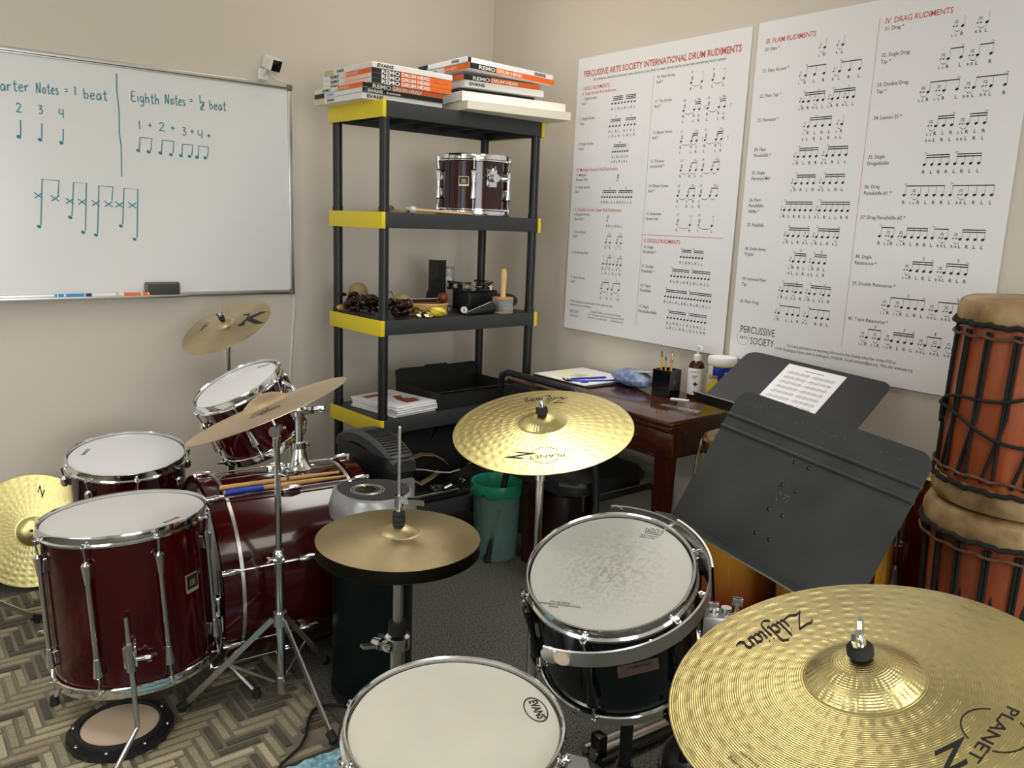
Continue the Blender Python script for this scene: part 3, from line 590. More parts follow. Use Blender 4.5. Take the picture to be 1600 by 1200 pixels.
t, TF, blk, txt, redp, Z = poster('rudiment_poster', 'white flam and drag rudiments poster, right of the pair and nearer the tall drums', 1.530, .925, .876, 1.151, POSTER_TWO, [
    ('r', 'III. FLAM RUDIMENTS', .035, 1.079, .023, None, 'LEFT', .010), ('r', 'IV. DRAG RUDIMENTS', .454, 1.079, .023, None, 'LEFT', .010),
    ('b', 'PERCUSSIVE', .039, .098, .036, .143, 'LEFT', .0), ('b', 'SOCIETY', .086, .061, .036, .097, 'LEFT', .0), ('b', 'ARTS', .056, .0755, .013, .034, 'CENTER', .01),
    ('t', 'For more information on becoming a Percussive Arts Society subscriber contact PAS at:', .238, .071, .0145, .383, 'LEFT', .004),
    ('t', '110 W. Washington Street, Suite A, Indianapolis, IN 46204 . E-mail: percarts@pas.org . Web site: www.pas.org', .187, .055, .0145, .485, 'LEFT', .004)],
    None, [('r', .4355, .10, .4367, 1.100)], .006)
for i in range(40):
    a0, a1 = 2*PI*i/40, 2*PI*(i+1)/40; ro, ri = .0265, .0257; cxx, cyy = .055, .080
    blk.quad((cxx+ro*math.cos(a0), cyy+ro*math.sin(a0), Z), (cxx+ro*math.cos(a1), cyy+ro*math.sin(a1), Z), (cxx+ri*math.cos(a1), cyy+ri*math.sin(a1), Z), (cxx+ri*math.cos(a0), cyy+ri*math.sin(a0), Z))
for b, nm, mt in ((blk, 'music_notation', 'ink'), (txt, 'small_print', 'inkgrey'), (redp, 'red_headings', 'inkred')): b.build(nm, mt, t)

# ------------------------------------------------------------------ storage shelf
SH = at(-.983, -.693, 0, rad(3.25)); SL, SW = .783, .379
LEV = [1.79, 1.40, 1.003, .620, .235]; SLAB = .056
def sp(u, v, z): return SH @ V((u, v, z))
t = thing('storage_shelf', 'black plastic five tier shelf with yellow end panels in the corner', 'shelf', SH)
for i, z in enumerate(LEV):
    p = MB(SH)
    p.box((SL/2, SW/2, z-.004), (SL-.01, SW-.01, .008))
    for a, b in (((SL/2, .006), (SL, .012)), ((SL/2, SW-.006), (SL, .012)), ((.006, SW/2), (.012, SW)), ((SL-.006, SW/2), (.012, SW))): p.box((a[0], a[1], z-SLAB/2), (b[0], b[1], SLAB), bev=.003)
    for k in range(1, 6): p.box((SL*k/6, SW/2, z-.025), (.006, SW-.02, .035))
    sh = p.build('shelf_deck', 'shelf', t)
    for u, sgn in ((-.0015, -1), (SL+.0015, 1)):
        p = MB(SH); p.box((u, SW/2, z-SLAB/2-.001), (.005, SW+.004, SLAB+.004), bev=.002)
        for v in (.0045, SW-.0045): p.box((u-sgn*.006, v-.006*(1 if v < .1 else -1), z-SLAB/2-.001), (.016, .005, SLAB+.004), bev=.002)
        tag(p.build('end_panel', 'yellow', sh), 'yellow plastic end panel')
for u in (.022, SL-.022):
    for v in (.022, SW-.022):
        p = MB(SH); tops = [0]+[z for z in LEV[::-1]]
        for i in range(5):
            z0 = 0 if i == 0 else LEV[::-1][i-1]-.002; z1 = LEV[::-1][i]-SLAB+.004
            p.cyl((u, v, z0), (u, v, z1), .0185, seg=20)
            p.cyl((u, v, z0), (u, v, z0+.02), .0205, seg=20)
        p.build('post', 'post', t)

# ---- flat drum head boxes on the top deck
def label_face(b, T, w, h, items):
    # front face lettering in the x-z plane of T at y=0 facing -y ; items: (kind material index, x0, x1) bands and texts
    pass
def flat_box(name, label, T, w, d, h, base, bands=(), texts=(), sidebands=(), sidetexts=(), group='drum head boxes on the shelf top', cat='box'):
    # T origin = front left bottom corner, x along the front, y to the back
    t = thing(name, label, cat, T, group)
    MB(T).box((w/2, d/2, h/2), (w-.0006, d-.0006, h-.0006), bev=.0012, seg=1).build('carton', base, t)
    mats = []; groups = {}
    def G(m): 
        if m not in groups: groups[m] = MB(T)
        return groups[m]
    for m, x0, x1 in bands: G(m).box(((x0+x1)/2, -.0002, h/2), (x1-x0, .0008, h-.0014))
    for m, x0, x1 in sidebands: G(m).box((-.0002, (x0+x1)/2, h/2), (.0008, x1-x0, h-.0014))
    FT = lambda x, z: Matrix.Translation((x, -.0008, z)) @ Matrix.Rotation(PI/2, 4, 'X')
    STX = lambda y, z: Matrix.Translation((-.0008, y, z)) @ Matrix.Rotation(-PI/2, 4, 'Z') @ Matrix.Rotation(PI/2, 4, 'X')
    for m, s, x, wd, sz in texts: G(m).text(s, sz, FT(x, h/2-sz*.36), bold=.03, width=wd)
    for m, s, y, wd, sz in sidetexts: G(m).text(s, sz, STX(y, h/2-sz*.36), bold=.02, width=wd)
    nm = {'orange': 'orange_panel', 'cardblack': 'black_panel', 'ink': 'black_lettering', 'white': 'white_lettering', 'salmon': 'pale_lettering', 'gold': 'yellow_sticker', 'lightblue': 'blue_lettering', 'blue': 'blue_mark'}
    for m, b in groups.items(): b.build(nm.get(m, 'printed_panel'), m, t)
    return t
def remo(label, T, w=.352, d=.345, h=.0165, side='orange'):
    sb = [('orange', .0, .17)] if side == 'orange' else ([('salmon', .02, .19)] if side == 'salmon' else [])
    flat_box('drum_head_box', label, T, w, d, h, 'white' if side != 'black' else 'cardblack', [('cardblack', .001, .122), ('orange', .122, w-.001)],
             [('white', 'REMO', .040, .078, .0185), ('white', 'DRUM HEAD', .126, .125, .0165)], sb, [('salmon', 'DRUM HEAD', .19, .10, .0135), ('cardblack' if side != 'black' else 'white', 'REMO', .285, .06, .0135)])
def evans(label, T, w=.352, d=.345, h=.021, black=False):
    if black: flat_box('drum_head_box', label, T, w, d, h, 'white', [('cardblack', .001, w-.001)], [('lightblue', '(', .012, .006, .016), ('white', 'EVANS', .022, .062, .015), ('blue', ')', .088, .006, .016), ('white', 'drumheads', .10, .06, .010)], [('cardblack', .27, .344)], [('lightblue', 'EVANS', .25, .05, .011)])
    else: flat_box('drum_head_box', label, T, w, d, h, 'white', [], [('ink', 'EVANS', .02, .068, .016)], [('gold', .27, .335)], [('ink', 'EVANS', .245, .05, .014)])
z = LEV[0]+.0005
def TB(u, v, z, r=0): return SH @ at(u, v, z, rad(r))
evans('white drum head box at the very bottom of the left stack on the shelf', TB(-.058, .045, z)); z += .0212
evans('black drum head box with white lettering, second from the bottom of the left stack', TB(-.060, .040, z), h=.0165, black=True); z += .0167
remo('orange and black drum head box, lowest orange one of the left stack', TB(-.062, .035, z), side='orange'); z += .0167
for i, nm in enumerate(('second', 'third', 'topmost')):
    remo('orange and black drum head box, %s orange one of the left stack counting upward' % nm if nm != 'topmost' else 'orange and black drum head box right under the white top box of the left stack', TB(-.035, .020, z), side=('salmon', 'salmon', 'orange')[i]); z += .0167
evans('white drum head box lying on top of the left stack', TB(-.033, .018, z), h=.020); z += .02
# right stack
z = LEV[0]+.0005
def plain(label, T, w, d, h, m='white'):
    flat_box('flat_carton', label, T, w, d, h, m, group='large pale cartons under the right stack')
plain('large cream carton jutting over the front of the top shelf, lowest of the right stack', TB(.330, -.062, z, -9.5), .475, .40, .033, 'cream'); z += .0332
plain('large white carton lying on the cream carton, second lowest of the right stack', TB(.335, -.022, z, -9), .48, .40, .036); z += .0362
t = thing('drum_head_box', 'thin black drum head box squeezed above the white carton', 'box', TB(.37, .05, z, -8), 'drum head boxes on the shelf top')
MB(TB(.37, .05, z, -8)).box((.18, .17, .011), (.36, .34, .022), bev=.006, seg=3).build('carton', 'cardblack', t)
z += .0222
evans('white drum head box in the middle of the right stack', TB(.375, .015, z, -8), w=.37, h=.026); z += .0262
remo('orange and black drum head box just above the white box in the right stack', TB(.372, .02, z, -7), w=.36, h=.0215); z += .0217
z += .0125
remo('slanting orange and black drum head box near the top of the right stack', TB(.362, -.030, z, -3) @ Matrix.Rotation(rad(1.6), 4, 'Y'), w=.42, h=.022); z += .0222
flat_box('drum_head_box', 'pale grey snare head box with black flap on top of the right stack', TB(.352, -.022, z+.0008, -3) @ Matrix.Rotation(rad(1.6), 4, 'Y'), .43, .34, .019, 'paper', [('cardblack', .006, .02)], [('ink', 'SNARE', .33, .06, .017)], [('cardblack', .27, .339)], [('ink', 'SNARE', .10, .05, .016)])

# ------------------------------------------------------------------ drums
def drum(name, label, c, nrm, r, d, shell, head, nl=6, a0=0., lug='long', hoop='chrome', badge=None, logo=None, xdir=None, group=None, cat='drum', lugm='chrome'):
    nrm = V(nrm).normalized(); F = frame(V(c)-nrm*d, nrm, xdir)
    t = thing(name, label, cat, F, group); rs = r-.011
    MB(F).lathe([(rs, .012), (rs, d-.014), (rs-.006, d-.014), (rs-.006, .012)], 72, closed=True).build('shell', shell, t)
    hd = MB(F).lathe([(0, d-.0085), (r-.030, d-.0088), (r-.014, d-.0100), (r-.0105, d-.016), (r-.0105, d-.020)], 72).build('batter_head', head, t)
    MB(F).lathe([(0, .0085), (r-.014, .0095), (r-.0105, .016)], 72).build('resonant_head', 'headnew', t)
    for s in (0, 1):
        zz = lambda z: d-z if s else z
        hp = [(r-.0095, zz(.003)), (r-.0075, zz(0)), (r-.005, zz(.0006)), (r-.0042, zz(.003)), (r-.0050, zz(.020)), (r-.0002, zz(.0235)), (r, zz(.028)), (r-.003, zz(.0300)), (r-.0085, zz(.0285))]
        MB(F).lathe(hp, 80, closed=True).build('hoop', hoop, t)
    for k in range(nl):
        a = a0+2*PI*k/nl; T = F @ Matrix.Rotation(a, 4, 'Z')
        p = MB(T); zr = [.024, d-.024]
        if lug == 'long':
            for s in (-1, 1):
                z0 = d/2+s*(d/2-.090)
                p.lathe([(0, -.026), (.008, -.026), (.0115, .014), (.0125, .022), (.0065, .028), (0, .028)], 14, Matrix.Translation((rs+.0125, 0, z0)) @ (Matrix.Identity(4) if s > 0 else Matrix.Rotation(PI, 4, 'X')))
                p.box((rs+.004, 0, z0), (.012, .016, .036), bev=.003)
            p.cyl((rs+.0125, 0, .10), (rs+.0125, 0, d-.10), .0065, seg=14)
            ends = [.066, d-.066]
        else:
            zs = [d/2] if lug == 'single' else [min(.072, d*.3), d-min(.072, d*.3)]
            for z0 in zs:
                hh = .052 if lug == 'single' else .034
                p.lathe([(0, -hh/2), (.007, -hh/2), (.0125, -hh*.2), (.0125, hh*.2), (.007, hh/2), (0, hh/2)], 14, Matrix.Translation((rs+.0105, 0, z0)))
                p.box((rs+.003, 0, z0), (.010, .020, hh*.8), bev=.003)
            ends = [zs[0]-.012, zs[-1]+.012]
        lg = p.build('lug', lugm, t)
        q = MB(T)
        for s in (0, 1):
            zh = zr[s]; ze = ends[s]; rr = r+.0055
            q.tube([(rs+.0115, 0, ze), (rr, 0, zh+(.004 if s == 0 else -.004)), (rr, 0, zh)], .0029, 8)
            q.cyl((rr, 0, zh), (rr, 0, zh+(.010 if s else -.010)), .0042, .0036, seg=8)
            q.box((r+.001, 0, zh), (.014, .013, .005), bev=.0015); q.cyl((rr, 0, zh-.002), (rr, 0, zh+.002), .0062, seg=12)
        q.build('tension_rod', 'chrome' if hoop == 'chrome' else lugm, lg)
    if badge:
        ang, zc, w_, h_, face, lines = badge
        T = F @ Matrix.Rotation(ang, 4, 'Z') @ Matrix.Translation((rs+.0004, 0, zc)) @ Matrix(((0, 0, 1, 0), (1, 0, 0, 0), (0, 1, 0, 0), (0, 0, 0, 1)))
        p = MB(T); p.prism(rrect(w_, h_, .003), -.002, .0008); b = p.build('badge', 'gold' if face == 'black' else 'plate', t)
        p = MB(T)
        if face == 'black': p.prism(rrect(w_*.90, h_*.74, .002), 0, .0012, Matrix.Translation((0, h_*.07, 0))); p.build('badge_face', 'cardblack', b); p = MB(T)
        for s_, y_, sz, wd in lines: p.text(s_, sz, Matrix.Translation((0, y_, .0017)), 'CENTER', shear=.25, bold=.01, width=wd)
        p.build('badge_lettering', 'gold' if face == 'black' else 'ink', b)
    if logo:
        for s_, ang, rr, sz, spin, bold in logo:
            p = MB(F); p.text(s_, sz, Matrix.Translation((rr*math.cos(ang), rr*math.sin(ang), d-.0082)) @ Matrix.Rotation(spin, 4, 'Z'), 'CENTER', bold=bold, width=None); p.build('head_logo', 'ink', hd)
    return t, F
BADGE = [('YAMAHA', .006, .0055, .020), ('Stage', .0005, .009, .02), ('Custom', -.0065, .009, .024)]
def wing(p, c, ax, s=1.):
    T = frame(c, ax)
    p.lathe([(0, 0), (.007*s, 0), (.006*s, .010*s), (0, .012*s)], 12, T)
    for k in (-1, 1): p.prism([(0, 0), (k*.006*s, .0), (k*.017*s, .010*s), (k*.015*s, .017*s), (k*.008*s, .012*s), (0, .011*s)][::k], -.002*s, .002*s, T @ Matrix.Rotation(PI/2, 4, 'X'))

# drum on the second shelf
q = sp(.565, .185, LEV[1]+.0008)
t, F = drum('tom_drum', 'maroon tom drum with a gold badge standing on the second shelf', (q.x, q.y, q.z+.245), (0, 0, 1), .163, .245, 'red', 'headnew', 6, rad(-125), 'long', badge=(rad(-140), .135, .042, .038, 'black', BADGE), xdir=(1, 0, 0))
p = MB(F @ Matrix.Rotation(rad(-98), 4, 'Z')); p.box((.158, 0, .15), (.012, .045, .07), bev=.004); p.cyl((.16, 0, .15), (.20, 0, .15), .016, seg=16); p.cyl((.185, -.03, .15), (.185, .03, .15), .008, seg=12); wing(p, (.185, .03, .15), (0, 1, 0), 1.4); wing(p, (.19, -.01, .175), (0, 0, 1), 1.2); p.build('mount_bracket', 'chrome', t)
# mallets beside it
for i, (u0, v0, u1, v1, m, lab) in enumerate(((.165, .045, .40, .008, 'head', 'fluffy white headed mallet at the front of the second shelf'), (.17, .085, .43, .035, 'lightwood', 'wooden mallet lying just behind the white headed one'), (.20, .125, .46, .055, 'lightwood', 'thin wooden stick lying nearest to the maroon shelf tom'))):
    a = sp(u0, v0, LEV[1]+.014); b = sp(u1, v1, LEV[1]+.0075)
    t = thing('mallet', lab, 'mallet', a, 'mallets on the second shelf')
    MB().tube([a, b], [.0055, .0045], 10).build('handle', 'lightwood', t)
    MB().sph(a, .0135 if i == 0 else .0105, 16, (1.25, 1, 1)).build('mallet_head', m, t)
t = thing('splash_cymbal', 'small dark cymbal lying behind the front left post on the second shelf', 'cymbal', sp(.145, .19, LEV[1]))
MB(SH @ at(.145, .19, LEV[1]+.0006)).lathe([(.004, .030), (.02, .026), (.030, .014), (.07, .005), (.102, .0008), (.07, .0035), (.030, .012), (.018, .024), (.004, .028)], 48, closed=True).build('cymbal_bow', 'kcym', t)

# ---- hand percussion on the third deck
Z3 = LEV[2]+.0006
def nut_bunch(label, spots, seed, n):
    c = sp(spots[0][0], spots[0][1], Z3); rn = random.Random(seed)
    t = thing('nut_rattle', label, 'rattle', c, 'rattles of dark nut shells')
    for k in range(n):
        i = rn.random()*(len(spots)-1); j = int(i); f = i-j
        u = spots[j][0]*(1-f)+spots[j+1][0]*f+rn.uniform(-.028, .028); v = spots[j][1]*(1-f)+spots[j+1][1]*f+rn.uniform(-.022, .022)
        z = Z3+.0205+rn.random()**1.3*spots[j][2]
        T = Euler((rn.uniform(0, 6), rn.uniform(0, 6), rn.uniform(0, 6))).to_matrix().to_4x4()
        MB().sph(sp(u, v, z), .0135, 10, (1, .62, 1.45), T).build('nut_shell', 'shells', t)
    pts = [sp(a, b, Z3+.01) for a, b, _ in spots]; MB().tube(pts, .004, 6).build('cord', 'rope', t)
nut_bunch('heap of dark glossy nut shells hanging together left of the front post', [(.035, .30, .055), (.04, .22, .06), (.040, .15, .055), (.038, .11, .03)], 3, 46)
nut_bunch('dark nut shell rattle spilling over the shelf edge right of the front post', [(.090, .050, .045), (.108, .032, .045), (.135, .018, .03)], 5, 24)
p = MB(); p.sph(sp(.10, .335, Z3+.075), .040, 24); tag(p.build('gourd_ball', 'tanball', loc=sp(.10, .335, Z3)), 'round tan ball shaker above the nut shells on the left', 'shaker')
t = bpy.data.objects['gourd_ball']
t2 = MB(); t2.cyl(sp(.10, .335, Z3), sp(.10, .335, Z3+.04), .018, .012, 16); o = t2.build('foot_ring', 'wood', None); o.parent = t; o.matrix_parent_inverse = t.matrix_world.inverted()
t = thing('egg_shaker', 'little wooden shaker end poking out at the left shelf end', 'shaker', sp(.03, .345, Z3))
MB().sph(sp(.03, .345, Z3+.016), .015, 16, (1.6, 1, 1)).build('shaker_body', 'wood', t)
MB().sph(sp(.062, .345, Z3+.013), .011, 14).build('shaker_tip', 'darkwood', t)
# gold ball
t = thing('bell_ball', 'shiny gold ball bell just right of the front post', 'bell', sp(.155, .098, Z3))
MB().sph(sp(.155, .098, Z3+.045), .044, 28).build('ball', 'tanball', t); MB().torus(sp(.155, .098, Z3+.045), (0, 0, 1), .044, .0022).build('seam', 'gold', t)
# tambourine
t = thing('tambourine', 'round light wood tambourine lying on the third shelf', 'tambourine', sp(.30, .155, Z3))
T = SH @ at(.30, .155, Z3)
MB(T).lathe([(.098, 0), (.098, .046), (.092, .046), (.092, 0)], 56, closed=True).build('wooden_ring', 'wood', t)
MB(T).lathe([(.0985, .040), (.100, .042), (.100, .046), (.0985, .047)], 56, closed=True).build('rim_band', 'lightwood', t)
for k in range(7):
    a = 2*PI*k/7-.75; p = MB(T @ Matrix.Rotation(a, 4, 'Z')); p.box((.0985, 0, .022), (.0012, .034, .018)); p.build('slot', 'darkwood', t)
    p = MB(T @ Matrix.Rotation(a, 4, 'Z')); p.lathe([(0, .004), (.012, .002), (.013, 0), (0, -.002)], 14, Matrix.Translation((.099, 0, .025))); p.lathe([(0, .004), (.012, .002), (.013, 0), (0, -.002)], 14, Matrix.Translation((.099, 0, .017))); p.build('jingle', 'brass', t)
# vibraslap resting on the tambourine
t = thing('vibraslap', 'bent metal rod vibraslap with a brown wooden ball lying across the tambourine', 'vibraslap', sp(.30, .10, Z3+.047))
pts = [sp(.115, .17, Z3+.058), sp(.135, .168, Z3+.088), sp(.150, .166, Z3+.094), sp(.158, .160, Z3+.076), sp(.175, .155, Z3+.062), sp(.352, .115, Z3+.062)]
MB().tube(pts, .0035, 8).build('metal_rod', 'chrome', t)
MB().sph(sp(.364, .112, Z3+.065), .022, 22).build('ball', mat('red_brown_ball', srgb(120, 52, 26), .3), t)
MB(SH @ at(.29, .16, Z3+.052, rad(-8))).box((0, 0, 0), (.12, .05, .012), bev=.002).build('sounding_box', 'mahogany', t)
# yellow egg with wire
t = thing('yellow_shaker', 'bright yellow egg shaped shaker in front of the tambourine', 'shaker', sp(.272, .028, Z3))
MB(SH @ at(.272, .028, Z3+.020, rad(-25))).sph((0, 0, 0), .020, 20, (1.9, 1, .95)).build('egg', 'yellow', t)
MB(SH @ at(.272, .028, Z3+.020, rad(-25))).torus((0, 0, .002), (.3, .1, 1), .034, .0016, x=(1, 0, 0)).build('wire_loop', 'dullsteel', t)
t = thing('finger_cymbal', 'pair of small brass finger cymbals beside the yellow shaker', 'cymbal', sp(.21, .04, Z3))
for k, (u, v) in enumerate(((.205, .045), (.226, .020))): MB(SH @ at(u, v, Z3+.0165) @ Matrix.Rotation(.5, 4, 'X')).lathe([(0, .012), (.008, .010), (.014, .002), (.024, -.002), (.014, 0), (0, .008)], 20).build('brass_disc', 'brass', t)
# tall black tube box and a clear tube behind
t = thing('black_tube_box', 'tall black square tube standing at the back of the third shelf', 'box', sp(.490, .325, Z3))
MB(SH @ at(.490, .325, Z3, rad(12))).box((0, 0, .10), (.055, .055, .20), bev=.004).build('box_body', 'black', t); MB(SH @ at(.490, .325, Z3+.2, rad(12))).box((0, 0, .003), (.057, .057, .006), bev=.002).build('lid', 'blackgloss', t)
t = thing('clear_tube', 'clear plastic tube with a white round label beside the black tube', 'tube', sp(.555, .33, Z3))
MB(SH @ at(.555, .33, Z3)).lathe([(.024, 0), (.024, .168), (.022, .168), (.022, .002), (0, .002), (0, 0)], 28).build('tube_wall', 'clear', t)
MB(SH @ at(.555, .33, Z3)).lathe([(0, .166), (.0255, .166), (.0255, .176), (0, .176)], 28).build('cap', 'frosted', t)
MB(SH @ at(.555, .33, Z3+.12) @ Matrix.Rotation(rad(-130), 4, 'Z')).prism([(.016*math.cos(2*PI*i/24), .016*math.sin(2*PI*i/24)) for i in range(24)], .0235, .0248, Matrix(((0, 0, 1, 0), (1, 0, 0, 0), (0, 1, 0, 0), (0, 0, 0, 1)))).build('round_label', 'paper', t)
# black tambourine block stack
t = thing('mountable_tambourine', 'black plastic half moon tambourine lying on the black block', 'tambourine', sp(.56, .13, Z3+.06))
p = MB(SH @ at(.545, .165, Z3+.092, rad(8)))
for z in (0, .026): p.lathe([(.100, z), (.100, z+.009), (.075, z+.009), (.075, z)], 40, None, True, rad(150), rad(390))
for k in range(7):
    a = rad(160+k*36); p.box((.088*math.cos(a), .088*math.sin(a), .017), (.016, .016, .018), Matrix.Rotation(a, 3, 'Z'))
p.build('plastic_frame', 'blackgloss', t)
for k in range(6):
    a = rad(178+k*36); MB(SH @ at(.545, .165, Z3+.092, rad(8))).lathe([(0, 0), (.016, .001), (.016, .003), (0, .004)], 16, Matrix.Translation((.088*math.cos(a), .088*math.sin(a), .015))).build('jingle', 'brass', t)
p = MB(SH @ at(.545, .165, Z3+.105, rad(8)) @ Matrix.Rotation(rad(-75), 4, 'Z')); p.prism([(.012*math.cos(2*PI*i/20), .012*math.sin(2*PI*i/20)) for i in range(20)], .1005, .1018, Matrix(((0, 0, 1, 0), (1, 0, 0, 0), (0, 1, 0, 0), (0, 0, 0, 1)))); p.build('round_badge', 'white', t)
t = thing('jam_block', 'black plastic sound block under the half moon tambourine', 'wood block', sp(.55, .17, Z3))
p = MB(SH @ at(.56, .170, Z3, rad(5))); p.box((.02, 0, .045), (.17, .11, .085), bev=.010, seg=3); p.box((0, -.058, .03), (.12, .004, .010)); p.build('block_body', 'black', t)
p = MB(); a, b = sp(.415, .035, Z3+.0215), sp(.470, .105, Z3+.0225); p.cyl(a, b, .0195, .022, 22); p.build('clamp_barrel', 'blackgloss', t)
a2 = a+(a-b).normalized()*.0005; T = frame(a2, a-b); p = MB(T); p.lathe([(0, .001), (.013, .001), (.013, 0)], 22); o = p.build('round_logo', 'white', t); p = MB(T); p.text('S', .018, Matrix.Translation((0, -.006, .0015)), 'CENTER', bold=.03); p.build('logo_letter', 'ink', t)
t = thing('metal_shaker', 'long black cone lying on the shelf in front of the sound block', 'shaker', sp(.50, .035, Z3))
a, b = sp(.40, .010, Z3+.0055), sp(.565, .040, Z3+.0255); MB().tube([a, b], [.004, .024], 18).build('cone', 'black', t); MB().tube([a+V((0, 0, .006)), a.lerp(b, .95)+V((0, -.004, .024))], [.0012, .0026], 6).build('bright_edge', 'chrome', t)
t = thing('dark_cloth_bag', 'slumped black cloth bag between the tubes and the sound block', 'bag', sp(.432, .262, Z3))
MB(SH @ at(.432, .262, Z3+.050)).sph((0, 0, 0), .050, 20, (.8, .7, 1), None).build('bag_body', 'blackmatte', t); MB(SH @ at(.438, .255, Z3+.10)).sph((0, 0, 0), .030, 16, (.9, .7, 1.1)).build('bag_neck', 'blackmatte', t)
# cabasa
t = thing('cabasa', 'small cabasa with silver bead drum and upright wooden handle', 'cabasa', sp(.625, .045, Z3))
T = SH @ at(.632, .048, Z3)
MB(T).lathe([(0, .004), (.040, .004), (.040, .058), (0, .058)], 40).build('core', 'blackmatte', t)
b_ = MB(T); rows_ = 9; per = 44
for i in range(rows_):
    for k in range(per):
        a = 2*PI*(k+.5*(i % 2))/per; b_.sph((.0415*math.cos(a), .0415*math.sin(a), .008+i*.0058), .0030, 6)
o = b_.build('bead_chain', 'steel', t); tag(o, kind='stuff')
MB(T).lathe([(0, 0), (.044, 0), (.044, .005), (0, .005)], 40).build('base_disc', 'wood', t); MB(T).lathe([(0, .058), (.045, .058), (.045, .065), (0, .065)], 40).build('disc', 'wood', t)
MB(T).lathe([(0, .065), (.012, .065), (.011, .09), (.0135, .13), (.015, .165), (.010, .182), (0, .185)], 24).build('handle', 'lightwood', t)
# maraca on the right
t = thing('maraca', 'dark oval maraca with a red patch at the right end of the shelf', 'maraca', sp(.72, .12, Z3))
T = SH @ at(.736, .150, Z3+.036, rad(-12)); MB(T).sph((0, 0, 0), .034, 24, (1.75, 1, 1)).build('rattle_body', 'blackgloss', t)
MB(T).sph((-.030, -.004, .006), .031, 20, (1, .95, .95)).build('red_patch', mat('red_lacquer', srgb(140, 28, 24), .3, coat=.5), t); MB(T).cyl((-.058, 0, 0), (-.064, .004, -.002), .009, .008, 14).build('handle', 'wood', t)

# ---- fourth deck: papers and a black case
Z4 = LEV[3]+.0006
rn = random.Random(9)
for i in range(5):
    z = Z4+i*.0085; T = SH @ at(.162+rn.uniform(-.006, .006), .165+rn.uniform(-.008, .008), z, rad(8+rn.uniform(-3, 3)))
    t = thing('magazine', ['bottom magazine of the pile on the fourth shelf', 'second magazine from the bottom of the shelf pile', 'middle magazine of the shelf pile', 'magazine just under the top one of the shelf pile', 'white magazine with red print on top of the shelf pile'][i], 'magazine', T, 'magazines on the fourth shelf')
    MB(T).box((0, 0, .004), (.215, .28, .0078), bev=.002, seg=1).build('pages', 'paper', t)
    if i == 4:
        p = MB(T); p.box((-.02, .085, .0081), (.12, .035, .0006)); p.prism([(-.02, -.10), (.055, -.10), (.07, -.05), (.03, -.02), (.06, .02), (.02, .03), (-.01, -.03)], .0078, .0084); p.build('cover_print', mat('rust_red_print', srgb(150, 68, 52), .6), t)
t = thing('keyboard_case', 'open black plastic case lying across the fourth shelf', 'case', SH @ at(.50, .18, Z4))
p = MB(SH @ at(.51, .185, Z4)); p.box((0, 0, .006), (.44, .31, .012), bev=.003)
for a, b in (((0, -.150, .034), (.44, .012, .068)), ((-.214, 0, .034), (.012, .31, .068)), ((.214, 0, .034), (.012, .31, .068)), ((0, .15, .040), (.44, .012, .08))): p.box(a, b, bev=.004)
p.build('case_tray', 'blackmatte', t)
p = MB(SH @ at(.51, .330, Z4+.066) @ Matrix.Rotation(rad(-14), 4, 'X') @ Matrix.Diagonal((1, 1, .52, 1))); p.prism([(-.22, 0), (.22, 0), (.22, .10), (.20, .115), (.06, .11), (.05, .122), (-.06, .122), (-.07, .110), (-.19, .115), (-.22, .10)], -.005, .005, Matrix.Rotation(PI/2, 4, 'X')); p.build('lid', 'blackmatte', t)
p = MB(SH @ at(.51, .0, Z4)); p.box((0, .030, .0705), (.42, .010, .006), bev=.002); p.build('lip', 'blackgloss', t)
# ---- fifth deck: straps, cables, pedal pieces
Z5 = LEV[4]+.0006
t = thing('tan_strap', 'tan leather strap coiled on the bottom shelf', 'strap', sp(.33, .10, Z5+.05))
def band(pts, w, h, name, m, par):
    p = MB(); n_ = len(pts); vs = []; fs = []
    for q in pts:
        for dv, dz in ((-w/2, 0), (w/2, 0)): vs.append(q+V((dv*.3, dv*.95, dz)))
        for dv, dz in ((w/2, h), (-w/2, h)): vs.append(q+V((dv*.3, dv*.95, dz)))
    for i in range(n_-1):
        for j in range(4): a = i*4+j; b = i*4+(j+1) % 4; fs.append((a, b, b+4, a+4))
    fs += [(0, 1, 2, 3), (4*n_-4, 4*n_-3, 4*n_-2, 4*n_-1)]
    p._add(vs, fs); return p.build(name, m, par)
band([sp(.20, 0.175, Z5+.10), sp(.24, 0.165, Z5+.155), sp(.30, 0.155, Z5+.170), sp(.36, 0.145, Z5+.16), sp(.41, 0.145, Z5+.13), sp(.43, 0.145, Z5+.11)], .04, .003, 'loop', mat('tan_leather', srgb(178, 150, 104), .6), t)
band([sp(.20, 0.135, Z5+.13), sp(.23, 0.125, Z5+.08), sp(.27, 0.115, Z5+.055), sp(.33, 0.115, Z5+.075), sp(.37, 0.125, Z5+.09)], .04, .003, 'loop', mat('pale_leather', srgb(196, 172, 122), .6), t)
band([sp(.22, 0.125, Z5+.125), sp(.28, 0.105, Z5+.118), sp(.34, 0.095, Z5+.10), sp(.40, 0.090, Z5+.088), sp(.46, 0.095, Z5+.09)], .010, .003, 'white_edge', 'white', t)
t = thing('folded_stand', 'folded black and chrome stand lying on the bottom shelf', 'stand', sp(.35, .12, Z5))
for k, (v, z, r) in enumerate(((.032, .013, .012), (.052, .034, .009), (.024, .034, .007), (.060, .014, .012))): MB().tube([sp(.16, v+.012, Z5+z), sp(.46-.03*k, v, Z5+z)], r, 12).build('tube', ['black', 'blackchrome', 'steel', 'black'][k], t)
